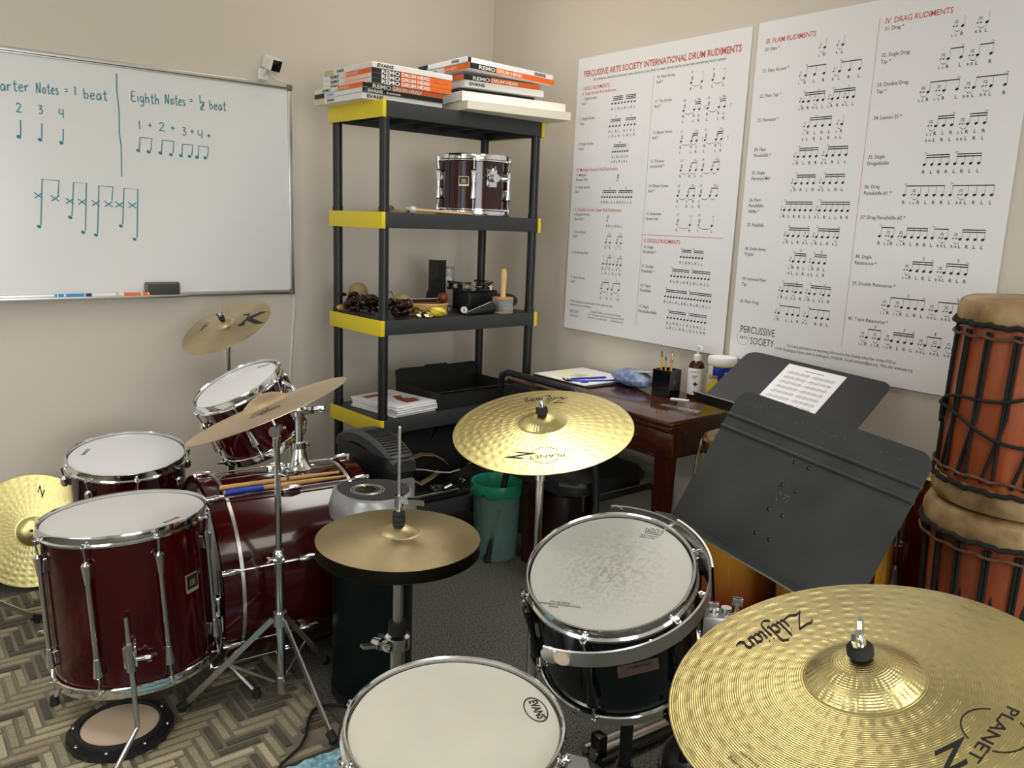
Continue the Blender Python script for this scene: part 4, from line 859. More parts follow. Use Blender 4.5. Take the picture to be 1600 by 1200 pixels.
p = MB(); p.box(sp(.30, .04, Z5+.055), (.05, .03, .022), bev=.005); p.cyl(sp(.33, .03, Z5+.05), sp(.36, .02, Z5+.062), .010, seg=12); wing(p, sp(.43, .03, Z5+.06), (0, -.4, 1), 1.3); p.build('clamp', 'chrome', t)
t = thing('black_gear_bag', 'black cloth bag at the back of the bottom shelf', 'bag', sp(.55, .22, Z5))
MB(SH @ at(.46, .27, Z5+.145)).sph((0, 0, 0), .1, 24, (2.35, .80, 1.45)).build('bag_body', 'blackmatte', t); MB().tube([sp(.38, .2, Z5+.20), sp(.42, .19, Z5+.26), sp(.54, .19, Z5+.26), sp(.58, .2, Z5+.20)], .008, 8).build('carry_handle', 'black', t)

# ------------------------------------------------------------------ cymbals and stands
def cym_prof(r, rb, hb, hw):
    # height over the rim plane of the top surface
    def f(q):
        if q >= rb: u = max(0., (r-q)/(r-rb)); return hw*(u**1.05)
        u = q/rb; base = hw
        if u > .93: return base+hb*.06*(1-(u-.93)/.07)
        return base+hb*.06+hb*.94*(1-(u/.93)**2.1)
    return f
def cymbal(name, label, c, n, r, m, rbk=.27, hb=.022, hw=.016, xdir=None, cat='cymbal', under=None):
    f = cym_prof(r, r*rbk, hb, hw); F = frame(c, n, xdir); t = thing(name, label, cat, F)
    rs = [.0055]+[r*rbk*k/12 for k in range(1, 12)]+[r*rbk*.94, r*rbk*.97, r*rbk, r*rbk*1.04]+[r*rbk+(r-r*rbk)*k/12 for k in range(1, 13)]
    rs = sorted(set(rs)); rs = [q for q in rs if q >= .0055]
    top = [(q, f(q)) for q in rs]; bot = [(q, f(q)-.0014) for q in rs[::-1]]
    MB(F).lathe(top+bot, 128, closed=True).build('cymbal_bow', m, t, sharp=25)
    return t, F, f
def cym_text(t, F, f, items):
    p = MB()
    warp = lambda q: F @ (lambda l: V((l.x, l.y, f(math.hypot(l.x, l.y))+.0005)))(F.inverted() @ q)
    for s_, ang, rr, sz, spin, shear, xs, bold in items:
        p.text(s_, sz, F @ Matrix.Rotation(ang, 4, 'Z') @ Matrix.Translation((rr, 0, 0)) @ Matrix.Rotation(spin, 4, 'Z'), 'CENTER', xs, shear, bold, warp=warp, res=4)
    return p.build('printed_logo', 'ink', t)
SCRIPT = [[(0, .76), (.10, .90), (.30, .86), (.62, .94)], [(.62, .94), (.34, .5), (.0, .06)], [(0, .06), (.22, .15), (.42, .02), (.70, .10)],
    [(.78, .52), (.74, .14), (.82, .05)], [(.80, .70), (.82, .73)], [(1.0, 1.0), (.92, .16), (1.0, .06)],
    [(1.30, .46), (1.16, .52), (1.07, .28), (1.15, .05), (1.30, .20)], [(1.20, 1.12), (1.38, 1.0), (1.34, .5), (1.31, .08), (1.36, .04)],
    [(1.50, .52), (1.49, .1), (1.42, -.26), (1.24, -.36), (1.10, -.22)], [(1.52, .70), (1.54, .73)], [(1.68, .52), (1.65, .14), (1.73, .05)], [(1.70, .70), (1.72, .73)],
    [(2.02, .46), (1.88, .52), (1.79, .28), (1.87, .05), (2.02, .20)], [(2.05, .52), (2.02, .14), (2.10, .05)],
    [(2.20, .52), (2.17, .05)], [(2.18, .34), (2.32, .53), (2.42, .40), (2.40, .12), (2.54, .02), (2.66, .10)]]
def cym_script(t, F, f, ang, rr, sz, spin, pen=.15, wd=2.66):
    # broad pen lettering laid on the cymbal surface
    p = MB(); T = Matrix.Rotation(ang, 4, 'Z') @ Matrix.Translation((rr, 0, 0)) @ Matrix.Rotation(spin, 4, 'Z')
    o = V((math.cos(.75), math.sin(.75), 0))*pen*sz*.5; up = V((-o.y, o.x, 0))*.28
    def put(q):
        l = T @ q; return F @ V((l.x, l.y, f(math.hypot(l.x, l.y))+.0005))
    for st in SCRIPT:
        st = dense(st, 6) if len(st) > 2 else st; q = [V(((x+.22*y-wd/2)*sz, y*sz, 0)) for x, y in st]
        for a, b in zip(q[:-1], q[1:]):
            e = (b-a).normalized()*pen*sz*.08; n_ = V((-(b-a).y, (b-a).x, 0)).normalized()*pen*sz*.16
            p.poly([put(a-o-e), put(b-o+e), put(b+o+e), put(a+o-e)]); p.poly([put(a-n_), put(b-n_), put(b+n_), put(a+n_)])
    return p.build('script_logo', 'ink', t)
def cym_ring(t, F, f, ang, rr, R, a0, a1, w=.0012, name='logo_ring', m='ink'):
    p = MB(); cx, cy = rr*math.cos(ang), rr*math.sin(ang); n = 30
    P = lambda a, q: F @ V((cx+q*math.cos(a), cy+q*math.sin(a), f(math.hypot(cx+q*math.cos(a), cy+q*math.sin(a)))+.0005))
    for i in range(n):
        a, b = a0+(a1-a0)*i/n, a0+(a1-a0)*(i+1)/n; p.quad(P(a, R-w), P(b, R-w), P(b, R), P(a, R))
    return p.build(name, m, t)
def cym_poly(t, F, f, polys, name, m):
    p = MB()
    for poly in polys:
        p.poly([F @ V((x, y, f(math.hypot(x, y))+.0006)) for x, y in poly])
    return p.build(name, m, t)
def wing_nut(T, t, felt=True, fr=.0125, big=1.):
    # T at the cymbal bell top, z along the cymbal axis
    if felt: MB(T).lathe([(0, 0), (fr*.8, 0), (fr, .003), (fr, .013), (fr*.85, .016), (0, .016)], 22).build('felt_washer', 'felt', t)
    p = MB(T @ Matrix.Translation((0, 0, .016)) @ Matrix.Scale(big, 4)); p.lathe([(0, 0), (.0075, 0), (.0065, .010), (.0045, .014), (0, .014)], 16)
    for k in (-1, 1): p.prism([(k*.004, .002), (k*.014, .006), (k*.018, .016), (k*.016, .022), (k*.012, .020), (k*.008, .012), (0, .011)][::k], -.0022, .0022, Matrix.Rotation(PI/2, 4, 'X'))
    p.build('wing_nut', 'chrome', t)
def foot_leg(t, base, hub, ang, rad_, hz, bz, footr=.012, flat=True, m='steel', fz=.0):
    d = V((math.cos(ang), math.sin(ang), 0)); b = V((base[0], base[1], 0)); h = b+d*.02+V((0, 0, hz)); f = b+d*rad_+V((0, 0, .018+fz))
    p = MB()
    if flat: p.tube([h, h.lerp(f, .5), f], .011, 4, flat=d.cross(V((0, 0, 1))))
    else: p.tube([h, h.lerp(f, .5), f], .006, 10)
    lg = p.build('leg', m, t)
    mid = h.lerp(f, .52); q = MB(); q.tube([b+d*.018+V((0, 0, bz)), mid], .0055 if flat else .004, 4 if flat else 8, flat=d.cross(V((0, 0, 1))) if flat else None); q.build('brace', m, lg)
    q = MB(); q.cyl(f+V((0, 0, .008))-d*.012, f-V((0, 0, .008))+d*.014, footr, footr*.9, 16); q.cyl(f+d*.003-V((0, 0, .0175)), f+d*.003, footr*.8, footr*.8, 14); q.build('rubber_foot', 'rubber', lg)
    return lg
def stand_pole(t, base, segs, m='steel'):
    # segs: (z0, z1, radius, name)
    for z0, z1, r, nm in segs: MB().cyl((base[0], base[1], z0), (base[0], base[1], z1), r, seg=22).build(nm, m, t)
def collar(t, base, z, ang, r=.017, name='height_clamp', m='chrome', ws=1.1):
    p = MB(at(base[0], base[1], z, ang)); p.lathe([(r*.55, -.018), (r, -.018), (r*1.05, -.004), (r*1.05, .012), (r*.8, .018), (r*.55, .018)], 22, closed=True); p.box((r+.006, 0, 0), (.018, .022, .022), bev=.004); c_ = p.build(name, m, t)
    q = MB(at(base[0], base[1], z, ang)); q.cyl((r+.01, -.016, 0), (r+.01, .012, 0), .005, seg=10); wing(q, (r+.01, -.016, 0), (0, -1, 0), ws); q.build('wing_screw', m, c_)
def tilter(t, base, z, c, n, f0, fr=.0125, big=1., m='chrome', nut=True):
    # joint between the pole top at height z and the cymbal hole at c along n
    n = V(n).normalized(); c = V(c); low = c-n*.045; b = V((base[0], base[1], z))
    p = MB(); p.cyl(b-V((0, 0, .03)), b, .011, seg=16); sd = n.cross(V((0, 0, 1))); sd = sd.normalized() if sd.length > .01 else V((1, 0, 0))
    k = b.lerp(low, .5); p.tube([b-V((0, 0, .01)), k, low], .009, 10); p.cyl(k-sd*.018, k+sd*.018, .015, seg=20); wing(p, k+sd*.018, sd, 1.2); tl = p.build('tilter', m, t)
    MB().cyl(low, c+n*(f0+(.032 if nut else .002)), .0036, seg=12).build('cymbal_rod', 'steel', tl)
    q = MB(frame(c-n*.012, n)); q.lathe([(0, 0), (.013, 0), (.013, .008), (.008, .012), (.005, f0+.008), (0, f0+.008)], 20); q.build('seat_sleeve', 'felt', tl)
    if nut: wing_nut(frame(c+n*(f0+.0015), n, V((1, .3, 0))), t, True, fr, big)

# ---- ride in the right foreground
rc, rn_ = V((-1.515, -2.917, .805)), V((-.251, .108, .962))
ride, F, f = cymbal('ride_cymbal', 'big hammered gold cymbal filling the lower right corner', rc, rn_, .254, 'ride', .30, .030, .020)
def ang_of(F, wx, wy): l = F.to_3x3().inverted() @ V((wx, wy, 0)); return math.atan2(l.y, l.x)
RF, Rf = F, f
# ---- crash in the centre
cc, cn = V((-1.314, -2.022, .929)), V((-.222, -.113, .969))
crash, CF, Cf = cymbal('crash_cymbal', 'gold cymbal on a stand in the middle of the room before the desk', cc, cn, .203, 'crash', .27, .022, .014)

def tri_stand(name, label, base, angs, spread, hz=.26, bz=.07, m='steel', flat=True, fz=0.):
    t = thing(name, label, 'stand', at(base[0], base[1], 0))
    for a in angs: foot_leg(t, base, None, a, spread, hz, bz, m=m, flat=flat, fz=fz)
    MB(at(base[0], base[1])).lathe([(.0, bz-.02), (.017, bz-.02), (.017, bz+.015), (.0, bz+.015)], 20).build('base_hub', m, t)
    MB(at(base[0], base[1])).lathe([(.0, hz-.02), (.020, hz-.02), (.020, hz+.02), (.0, hz+.02)], 20).build('leg_hub', m, t)
    return t
# lettering on the centre crash
cym_text(crash, CF, Cf, [('PLANET', -2.20, .1325, .0165, -PI/2, 0, 1.35, .0), ('Z', -2.53, .126, .034, -PI/2, .5, 1.9, .02)])
cym_script(crash, CF, Cf, .84, .152, .040, PI/2)
cym_ring(crash, CF, Cf, -2.22, .134, .030, -2.22-1.2, -2.22+1.2); cym_ring(crash, CF, Cf, -2.22, .134, .030, -2.22+PI-1.2, -2.22+PI+1.2)
# lettering on the ride
cym_text(ride, RF, Rf, [('PLANET', -1.60, .150, .020, -PI/2, 0, 1.5, .0), ('Z', -1.945, .138, .040, -PI/2, .5, 1.6, .02), ('MADE IN U.S.A.', 2.92, .197, .005, PI/2, 0, 1., .0), ('Zildjian Company', 2.92, .212, .006, PI/2, 0, 1., .0)])
cym_script(ride, RF, Rf, 1.32, .183, .046, PI/2)
cym_ring(ride, RF, Rf, -1.57, .155, .034, -1.57-1.25, -1.57+1.05, .0016); cym_ring(ride, RF, Rf, -1.57, .155, .034, -1.57+PI-1.1, -1.57+PI+1.1, .0016)

t = tri_stand('cymbal_stand', 'chrome tripod stand holding the big ride in the corner', (-1.475, -2.925), (rad(20), rad(140), rad(260)), .30)
stand_pole(t, (-1.475, -2.925), [(.06, .50, .0145, 'base_tube'), (.48, .70, .0105, 'tube')]); collar(t, (-1.475, -2.925), .50, rad(200)); tilter(t, (-1.475, -2.925), .705, rc, rn_, Rf(.006), .0165, 1.25)
cb = (-1.305, -2.010)
t = tri_stand('cymbal_stand', 'stand with a slim chrome tube carrying the centre cymbal', cb, (rad(30), rad(150), rad(270)), .19, m='blackchrome')
stand_pole(t, cb, [(.06, .52, .0135, 'base_tube'), (.50, .84, .0088, 'tube')], 'steel'); collar(t, cb, .52, rad(230)); tilter(t, cb, .835, cc, cn, Cf(.006), .0135, 1.0)

# ---- hi-hat pair
hc = V((-1.617, -1.909, .698))
t1, HF, hf = cymbal('hi_hat_cymbal', 'upper brass cymbal of the hi-hat pair in front of the black tower', hc, (.005, -.007, 1), .178, 'hat', .26, .018, .012)
cp = MB(); 
t2, HF2, hf2 = cymbal('hi_hat_cymbal', 'lower cymbal of the hi-hat pair, coloured dark for the shade between them', hc-V((0, 0, .030)), (.0, .0, -1), .178, 'hatshaded', .26, .018, .012)
hb_ = (hc.x, hc.y)
t = tri_stand('hi_hat_stand', 'chrome hi-hat stand with a tall thin pull rod', hb_, (rad(70), rad(195), rad(320)), .24, .24, .06)
stand_pole(t, hb_, [(.05, .46, .0165, 'base_tube'), (.44, .628, .0115, 'tube')]); collar(t, hb_, .455, rad(200), .027, ws=2.0)
MB(at(*hb_)).lathe([(.012, .470), (.021, .470), (.021, .500), (.012, .500)], 24, closed=True).build('sleeve', 'rubber', t)
MB(at(*hb_)).lathe([(0, .616), (.012, .616), (.018, .622), (.018, .632), (0, .632)], 24).build('seat_cup', 'felt', t)
MB().cyl((hb_[0], hb_[1], .60), (hb_[0], hb_[1], .945), .0033, .0033, 12).sph((hb_[0], hb_[1], .945), .0033, 8).build('pull_rod', 'steel', t)
T = at(hb_[0], hb_[1], hc.z+hf(.006)+.0005, rad(-25))
MB(T).lathe([(0, 0), (.0135, 0), (.0135, .007), (.010, .009), (.0145, .011), (.0145, .018), (.010, .020), (.0135, .022), (.0135, .028), (0, .028)], 22).build('clutch_felt', 'felt', t)
p = MB(T); p.lathe([(0, .028), (.0065, .028), (.0065, .040), (.0095, .040), (.0095, .066), (0, .066)], 20); p.cyl((0, 0, .052), (.020, -.006, .052), .006, seg=12); p.prism([(.018, -.010), (.034, -.014), (.052, -.022), (.050, -.014), (.034, .002), (.018, .006)], .046, .058); p.build('clutch', 'chrome', t)
MB().box((hb_[0]-.10, hb_[1]-.16, .018), (.07, .22, .010), Matrix.Rotation(rad(-30), 3, 'Z'), bev=.003).build('foot_pedal', 'dullsteel', t)

# ---- cymbal seen edge-on over the red kit, on a tripod stand
ec, en = V((-1.68, -1.34, .875)), V((-.310, .222, .924))
t1, EF, ef = cymbal('crash_cymbal', 'thin pale cymbal tilted steeply and seen nearly edge-on over the red kit', ec, en, .219, 'thin', .32, .030, .014)
cym_script(t1, EF, ef, -2.0, .115, .032, PI/2)
eb = (-1.655, -1.335)
t = thing('cymbal_stand', 'thin chrome stand with flat tripod legs standing on the rug before the bass drum', 'stand', at(eb[0], eb[1], .0))
for a, s_ in ((rad(154), .262), (rad(-82), .25), (rad(36), .25)): foot_leg(t, (eb[0], eb[1]), None, a, s_, .275, .085, fz=(.0 if a > 0 and a < 1 else .015))
MB(at(*eb)).lathe([(.0, .052), (.016, .052), (.016, .10), (.0, .10)], 20).build('base_hub', 'steel', t); MB(at(*eb)).lathe([(.0, .255), (.019, .255), (.019, .295), (.0, .295)], 20).build('leg_hub', 'steel', t)
stand_pole(t, eb, [(.05, .46, .0125, 'base_tube'), (.44, .80, .0085, 'tube')], 'chrome'); collar(t, eb, .46, rad(250), .015)
p = MB(); p.cyl((eb[0], eb[1], .695), (eb[0]+.012, eb[1]-.035, .695), .004, seg=8); p.box((eb[0]+.013, eb[1]-.038, .695), (.004, .006, .026)); p.build('memory_screw', 'chrome', t)
tilter(t, eb, .80, ec, en, ef(.006), .012, nut=False)

# ---- cymbal with the big K and its stand by the whiteboard wall
kc_, kn = V((-1.48, -.463, .98)), V((-.484, -.154, .862))
t1, KF, kf = cymbal('crash_cymbal', 'aged cymbal with a big black K tilted below the whiteboard', kc_, kn, .165, 'kcym', .24, .016, .012)
cym_text(t1, KF, kf, [('K', -1.0, .105, .105, .28, 0, 1.35, .035)])
cym_script(t1, KF, kf, 2.2, .10, .020, PI/2)
kb = (-1.475, -.455)
t = tri_stand('cymbal_stand', 'chrome stand behind the bass drum carrying the aged cymbal below the whiteboard', kb, (rad(0), rad(115), rad(245)), .185)
stand_pole(t, kb, [(.06, .48, .0125, 'base_tube'), (.46, .915, .0085, 'tube')], 'chrome'); collar(t, kb, .48, rad(230)); tilter(t, kb, .915, kc_, kn, kf(.006), .0105, .8)

# ---- spare gold cymbal leaning at the left wall and the stand foot before it
gc = V((-2.078, -.082, .212)); gn = V((-.22, -.93, .30))
t1, GF, gf = cymbal('crash_cymbal', 'bright gold hammered cymbal leaning against the wall on the far left', gc, gn, .203, 'crash', .27, .022, .014)
cym_text(t1, GF, gf, [('Z', -1.0, .150, .050, PI/2-1.0+.4, .5, 1.6, .02), ('Z', 1.2, .135, .030, 0, .5, 1.6, .02)])
lb = (-2.42, -.475)
t = tri_stand('cymbal_stand', 'empty chrome stand at the far left with one rubber foot in view', lb, (rad(8), rad(128), rad(248)), .29, fz=.015)
stand_pole(t, lb, [(.06, .45, .0125, 'base_tube'), (.44, .78, .0085, 'tube')], 'chrome'); collar(t, lb, .46, rad(230))

# ------------------------------------------------------------------ the red kit
ftc, ftn = V((-1.988, -1.094, .58)), V((-.03, .065, .997))
ft, FF = drum('floor_tom', 'large maroon floor tom on three chrome legs, front left on the rug', ftc, ftn, .215, .43, 'red', 'head', 8, rad(-128), 'long', badge=(rad(-57), .250, .044, .050, 'black', BADGE), logo=[('EVANS', -1.05, .170, .017, rad(30), .02)])
def tom_leg(ang, drop, bend, name='leg', zc=.115):
    T = FF @ Matrix.Rotation(ang, 4, 'Z'); rs = .204
    p = MB(T); p.box((rs+.012, 0, zc), (.024, .034, .058), bev=.006); p.cyl((rs+.020, 0, zc-.036), (rs+.020, 0, zc+.036), .0125, seg=18); b = p.build('leg_bracket', 'chrome', ft)
    q = MB(T); q.cyl((rs+.02, .012, zc-.008), (rs+.02, .036, zc-.008), .006, seg=12); wing(q, (rs+.02, .036, zc-.008), (.3, 1, 0), 1.25); q.build('wing_screw', 'chrome', b)
    zf = (FF @ Matrix.Rotation(ang, 4, 'Z')) @ V((rs+.02, 0, 0)); 
    inv = T.inverted(); foot = V(bend)
    top = T @ V((rs+.020, 0, zc+.105)); elbow = T @ V((rs+.020, 0, -drop)); 
    q = MB(); q.tube([top, T @ V((rs+.02, 0, zc)), elbow.lerp(top, .12), elbow, elbow.lerp(foot, .12), foot], [.005, .0062, .0062, .0062, .0062, .0062], 10); lg = q.build('leg', 'steel', ft)
    q = MB(); q.cyl(foot-V((0, 0, .012)), foot+V((0, 0, .012)), .013, .011, 16); q.build('rubber_foot', 'rubber', lg)
tom_leg(rad(-107), .075, (-2.115, -1.410, .0265)); tom_leg(rad(-14), .06, (-1.700, -1.262, .0265)); tom_leg(rad(140), .06, (-2.170, -.985, .0265))
drum('floor_tom', 'smaller maroon drum with a white head behind the large floor tom', (-1.85, -.55, .592), (-.041, -.133, .99), .188, .36, 'red', 'headnew', 8, rad(-140), 'split', logo=[('EVANS', 2.56, .137, .017, 2.56-PI/2+PI, .02)])
st = bpy.data.objects['floor_tom.001']; SF = WM[st]
for a in (rad(-20), rad(100), rad(220)):
    T = SF @ Matrix.Rotation(a, 4, 'Z'); p = MB(T); p.box((.192, 0, .10), (.024, .034, .055), bev=.006); b = p.build('leg_bracket', 'chrome', st)
    top = T @ V((.200, 0, .22)); f_ = T @ V((.200, 0, .0)); foot = V((f_.x, f_.y, .020)) + (V((f_.x, f_.y, 0))-V((SF.translation.x, SF.translation.y, 0))).normalized()*.03
    lg = MB().tube([top, T @ V((.2, 0, .08)), T @ V((.2, 0, -.10)), foot], .006, 10).build('leg', 'steel', st); MB().cyl(foot-V((0, 0, .018)), foot+V((0, 0, .012)), .013, .011, 16).build('rubber_foot', 'rubber', lg)
# bass drum
ax = V((math.cos(rad(-4.8)), math.sin(rad(-4.8)), 0)); b0 = V((-1.698, -.966, .3045)); R_ = .28; LB = .38
BF = frame(b0, ax, (0, 0, 1))   # local x up, local z along the drum
t = thing('bass_drum', 'maroon bass drum lying on its side behind the floor tom', 'drum', Matrix.Translation((b0.x+ax.x*.19, b0.y+ax.y*.19, 0)))
MB(BF).lathe([(R_, -.012), (R_, LB+.012), (R_-.008, LB+.012), (R_-.008, -.012)], 96, closed=True).build('shell', 'red', t)
for z, nm, mt in ((0, 'batter_head', 'headnew'), (LB, 'resonant_head', 'blackgloss')):
    s_ = -1 if z == 0 else 1; MB(BF).lathe([(0, z+s_*.016), (R_-.012, z+s_*.016), (R_-.002, z+s_*.010)], 64).build(nm, mt, t)
for z0, s_ in ((0, -1), (LB, 1)):
    zs = [z0+s_*.014, z0+s_*.055]
    h = MB(BF).lathe([(R_-.012, zs[0]), (R_+.009, zs[0]), (R_+.009, zs[1]), (R_-.012, zs[1])], 96, closed=True).build('wooden_hoop', 'red', t)
    MB(BF).lathe([(R_+.0005, z0-.006), (R_+.0035, z0-.005), (R_+.0035, z0+.005), (R_+.0005, z0+.006)], 96, closed=True).build('silver_band', 'alu', t)
for k, adeg in enumerate((84, 116, 161, 206, 251, 296, 341, 36)):
    th_ = rad(adeg); dr = V((0, 0, 1))*math.sin(th_)+V((-ax.y, ax.x, 0))*math.cos(th_)
    T = frame(b0, ax, dr); p = MB(T)
    p.lathe([(0, -.030), (.007, -.028), (.012, 0), (.007, .028), (0, .030)], 14, Matrix.Translation((R_+.012, 0, LB/2))); p.box((R_+.004, 0, LB/2), (.014, .018, .05), bev=.004); lg = p.build('lug', 'chrome', t)
    p = MB(T); p.cyl((R_+.0125, 0, -.055), (R_+.0125, 0, LB+.055), .0032, seg=10); p.build('tension_rod', 'chrome', lg)
    for z, s_ in ((-.035, -1), (LB+.035, 1)):
        p = MB(T); p.lathe([(0, -.026), (.006, -.024), (.010, .0), (.006, .024), (0, .026)], 12, Matrix.Translation((R_+.0155, 0, z))); p.box((R_+.010, 0, z+s_*.018), (.018, .016, .012), bev=.003); p.build('claw', 'chrome', lg)
p = MB(); sp0 = b0+ax*.30
for s_, nm in ((-1, ''), (1, '')):
    d_ = V((-ax.y, ax.x, 0))*s_; a = sp0+d_*.262-V((0, 0, .10)); f_ = sp0+d_*.40+ax*.10; f_.z = .012 if s_*0+f_.x > -1.55 else .028
    lg = MB().tube([a, f_], .006, 10).build('spur', 'chrome', t); MB().cyl(f_-V((0, 0, .012)), f_+V((0, 0, .010)), .010, .008, 14).build('rubber_tip', 'rubber', lg)
MB(BF @ Matrix.Translation((R_*math.cos(.22), R_*math.sin(.22), .13)) @ Matrix.Rotation(.22, 4, 'Z')).lathe([(0, -.001), (.010, .0), (.010, .003), (0, .003)], 18, Matrix.Rotation(PI/2, 4, 'Y')).build('air_vent', 'chrome', t)
# mount post on the bass drum holding the tom
mb = b0+ax*.258+V((0, 0, R_)); 
p = MB(Matrix.Translation(mb-V((0, 0, .006)))); p.lathe([(0, 0), (.042, 0), (.042, .010), (.030, .022), (.022, .055), (.019, .075), (0, .075)], 28); p.box((0, 0, .008), (.10, .06, .010), bev=.004); mo = p.build('tom_mount_base', 'chrome', t)
p = MB(Matrix.Translation(mb)); p.lathe([(.013, .068), (.022, .068), (.022, .088), (.013, .088)], 24, closed=True); p.box((.024, 0, .078), (.014, .02, .016), bev=.003); p.build('base_collar', 'chrome', mo)
MB().cyl(mb+V((0, 0, .05)), mb+V((0, 0, .215)), .0130, seg=22).build('tom_post', 'chrome', mo)
p = MB(Matrix.Translation(mb)); p.lathe([(0, .175), (.020, .175), (.021, .19), (.021, .205), (.016, .212), (.011, .212), (.011, .245), (0, .245)], 24); p.box((.026, -.01, .192), (.034, .03, .026), bev=.005); p.cyl((-.03, 0, .193), (.055, -.02, .193), .0085, seg=14); wing(p, (.055, -.02, .193), (1, -.3, 0), 1.7); wing(p, (.03, -.012, .215), (0, 0, 1), 1.1); wing(p, (-.012, -.018, .195), (-.3, -1, 0), 1.1); mo2 = p.build('tom_clamp', 'chrome', mo)
MB().tube([mb+V((0, 0, .23)), mb+V((-.01, .02, .262)), mb+V((-.02, .06, .272)), V((-1.452, -.90, .765)), V((-1.462, -.87, .755))], .0085, 12).build('tom_arm', 'chrome', mo)
# rack tom
rtc, rtn = V((-1.564, -.776, .84)), V((-.445, .015, .895))
rk, KF2 = drum('rack_tom', 'tilted maroon rack tom mounted above the bass drum', rtc, rtn, .152, .235, 'red', 'headnew', 6, rad(-118), 'long', badge=(rad(-88), .135, .044, .040, 'black', BADGE), logo=[('EVANS', .16, .110, .015, -.75, .02)])
p = MB(KF2 @ Matrix.Rotation(rad(-55), 4, 'Z')); p.box((.147, 0, .13), (.014, .042, .06), bev=.005); p.cyl((.15, 0, .13), (.172, 0, .13), .013, seg=16); wing(p, (.168, .012, .15), (0, .3, 1), 1.2); p.build('mount_bracket', 'chrome', rk)
# sticks lying on the bass drum
for i, (ang_, z0, z1, lab) in enumerate(((106.5, -.012, .36, 'plain wooden drumstick lying along the top of the bass drum'), (111.5, -.006, .375, 'wooden drumstick with a blue grip lying on the bass drum'))):
    th_ = rad(ang_); dr = V((0, 0, 1))*math.sin(th_)+V((-ax.y, ax.x, 0))*math.cos(th_); a = b0+ax*z0+dr*(R_+.0115); b = b0+ax*z1+dr*(R_+.0085)
    ts = thing('drumstick', lab, 'drumstick', a, 'sticks on the bass drum')
    T = frame(a, b-a); L = (b-a).length
    MB(T).lathe([(0, 0), (.005, .001), (.0072, .005), (.0072, L*.72), (.0040, L*.95), (.0030, L*.965), (.0045, L*.975), (.0040, L*.995), (0, L)], 16).build('shaft', 'wood', ts)
    if i: MB(T).lathe([(.0074, .004), (.0078, .005), (.0078, .115), (.0074, .116)], 18).build('blue_grip', 'blue', ts)
# practice pad on the rug
pz = .0155
t = thing('practice_pad', 'round black practice pad with a tan top lying on the rug under the floor tom', 'practice pad', at(-2.055, -1.228, pz, rad(10)))
T = at(-2.055, -1.228, pz, rad(10))
oc = []
for k in range(8):
    a = PI/4*k+PI/8
    for da in (-.16, .16): oc.append((.131*math.cos(a+da), .131*math.sin(a+da)))
p = MB(T); p.prism(oc, 0, .022); bmesh.ops.bevel(p.bm, geom=list(p.bm.edges), offset=.004, segments=2, affect='EDGES'); p.build('base', 'black', t)
MB(T).lathe([(.098, .018), (.110, .018), (.108, .030), (.100, .032), (.096, .028)], 56, closed=True).build('rim', 'rubber', t)
MB(T).lathe([(0, .0275), (.093, .0272), (.097, .024)], 56).build('playing_surface', 'padtan', t)
for k in range(8): a = PI/4*k+.1; MB(T).lathe([(0, .025), (.004, .0245), (.005, .022)], 12, Matrix.Translation((.117*math.cos(a), .117*math.sin(a), 0))).build('screw', 'steel', t)

# ------------------------------------------------------------------ second kit in the foreground
sn, SNF = drum('snare_drum', 'snare drum with a smudged white head at the bottom of the view', (-1.778, -2.371, .567), (-.043, -.064, .997), .188, .14, 'blackgloss', 'headsnare', 8, rad(170), 'single')
p = MB(SNF); hd = [o for o in sn.children if o.name.startswith('batter_head')][0]
T = SNF @ Matrix.Rotation(-.345, 4, 'Z') @ Matrix.Translation((.143, 0, .14-.0082)) @ Matrix.Rotation(-PI/2, 4, 'Z')
p = MB(T)
for i in range(48):
    a0, a1 = 2*PI*i/48, 2*PI*(i+1)/48; g_ = lambda a, k: (.0335*k*math.cos(a), (.0195*k)*math.sin(a), 0)
    kk = .90; p.quad(g_(a0, kk), g_(a1, kk), g_(a1, 1), g_(a0, 1))
p.text('EVANS', .0215, Matrix.Translation((0, -.0045, 0)), 'CENTER', .78, 0, .03); p.build('head_logo', 'ink', hd)
p = MB(SNF @ Matrix.Rotation(rad(-165), 4, 'Z')); p.box((.198, 0, .07), (.030, .045, .085), bev=.005); p.box((.214, 0, .09), (.010, .02, .06), bev=.003); p.build('snare_throw_off', 'black', sn)
sb = SNF.translation
t = tri_stand('snare_stand', 'low chrome basket stand under the smudged snare drum', (sb.x, sb.y), (rad(50), rad(170), rad(290)), .25, .22, .06)
stand_pole(t, (sb.x, sb.y), [(.05, .33, .0145, 'base_tube')])
for a in (rad(10), rad(130), rad(250)):
    d_ = V((math.cos(a), math.sin(a), 0)); o = V((sb.x, sb.y, 0)); zz = (SNF @ V((0, 0, 0))).z
    MB().tube([o+V((0, 0, .33)), o+d_*.10+V((0, 0, .375)), o+d_*.196+V((0, 0, zz-.022)), o+d_*.203+V((0, 0, zz+.02))], .007, 10).build('basket_arm', 'chrome', t)
tc_, tn = V((-1.34, -2.28, .70)), V((-.338, -.138, .931))
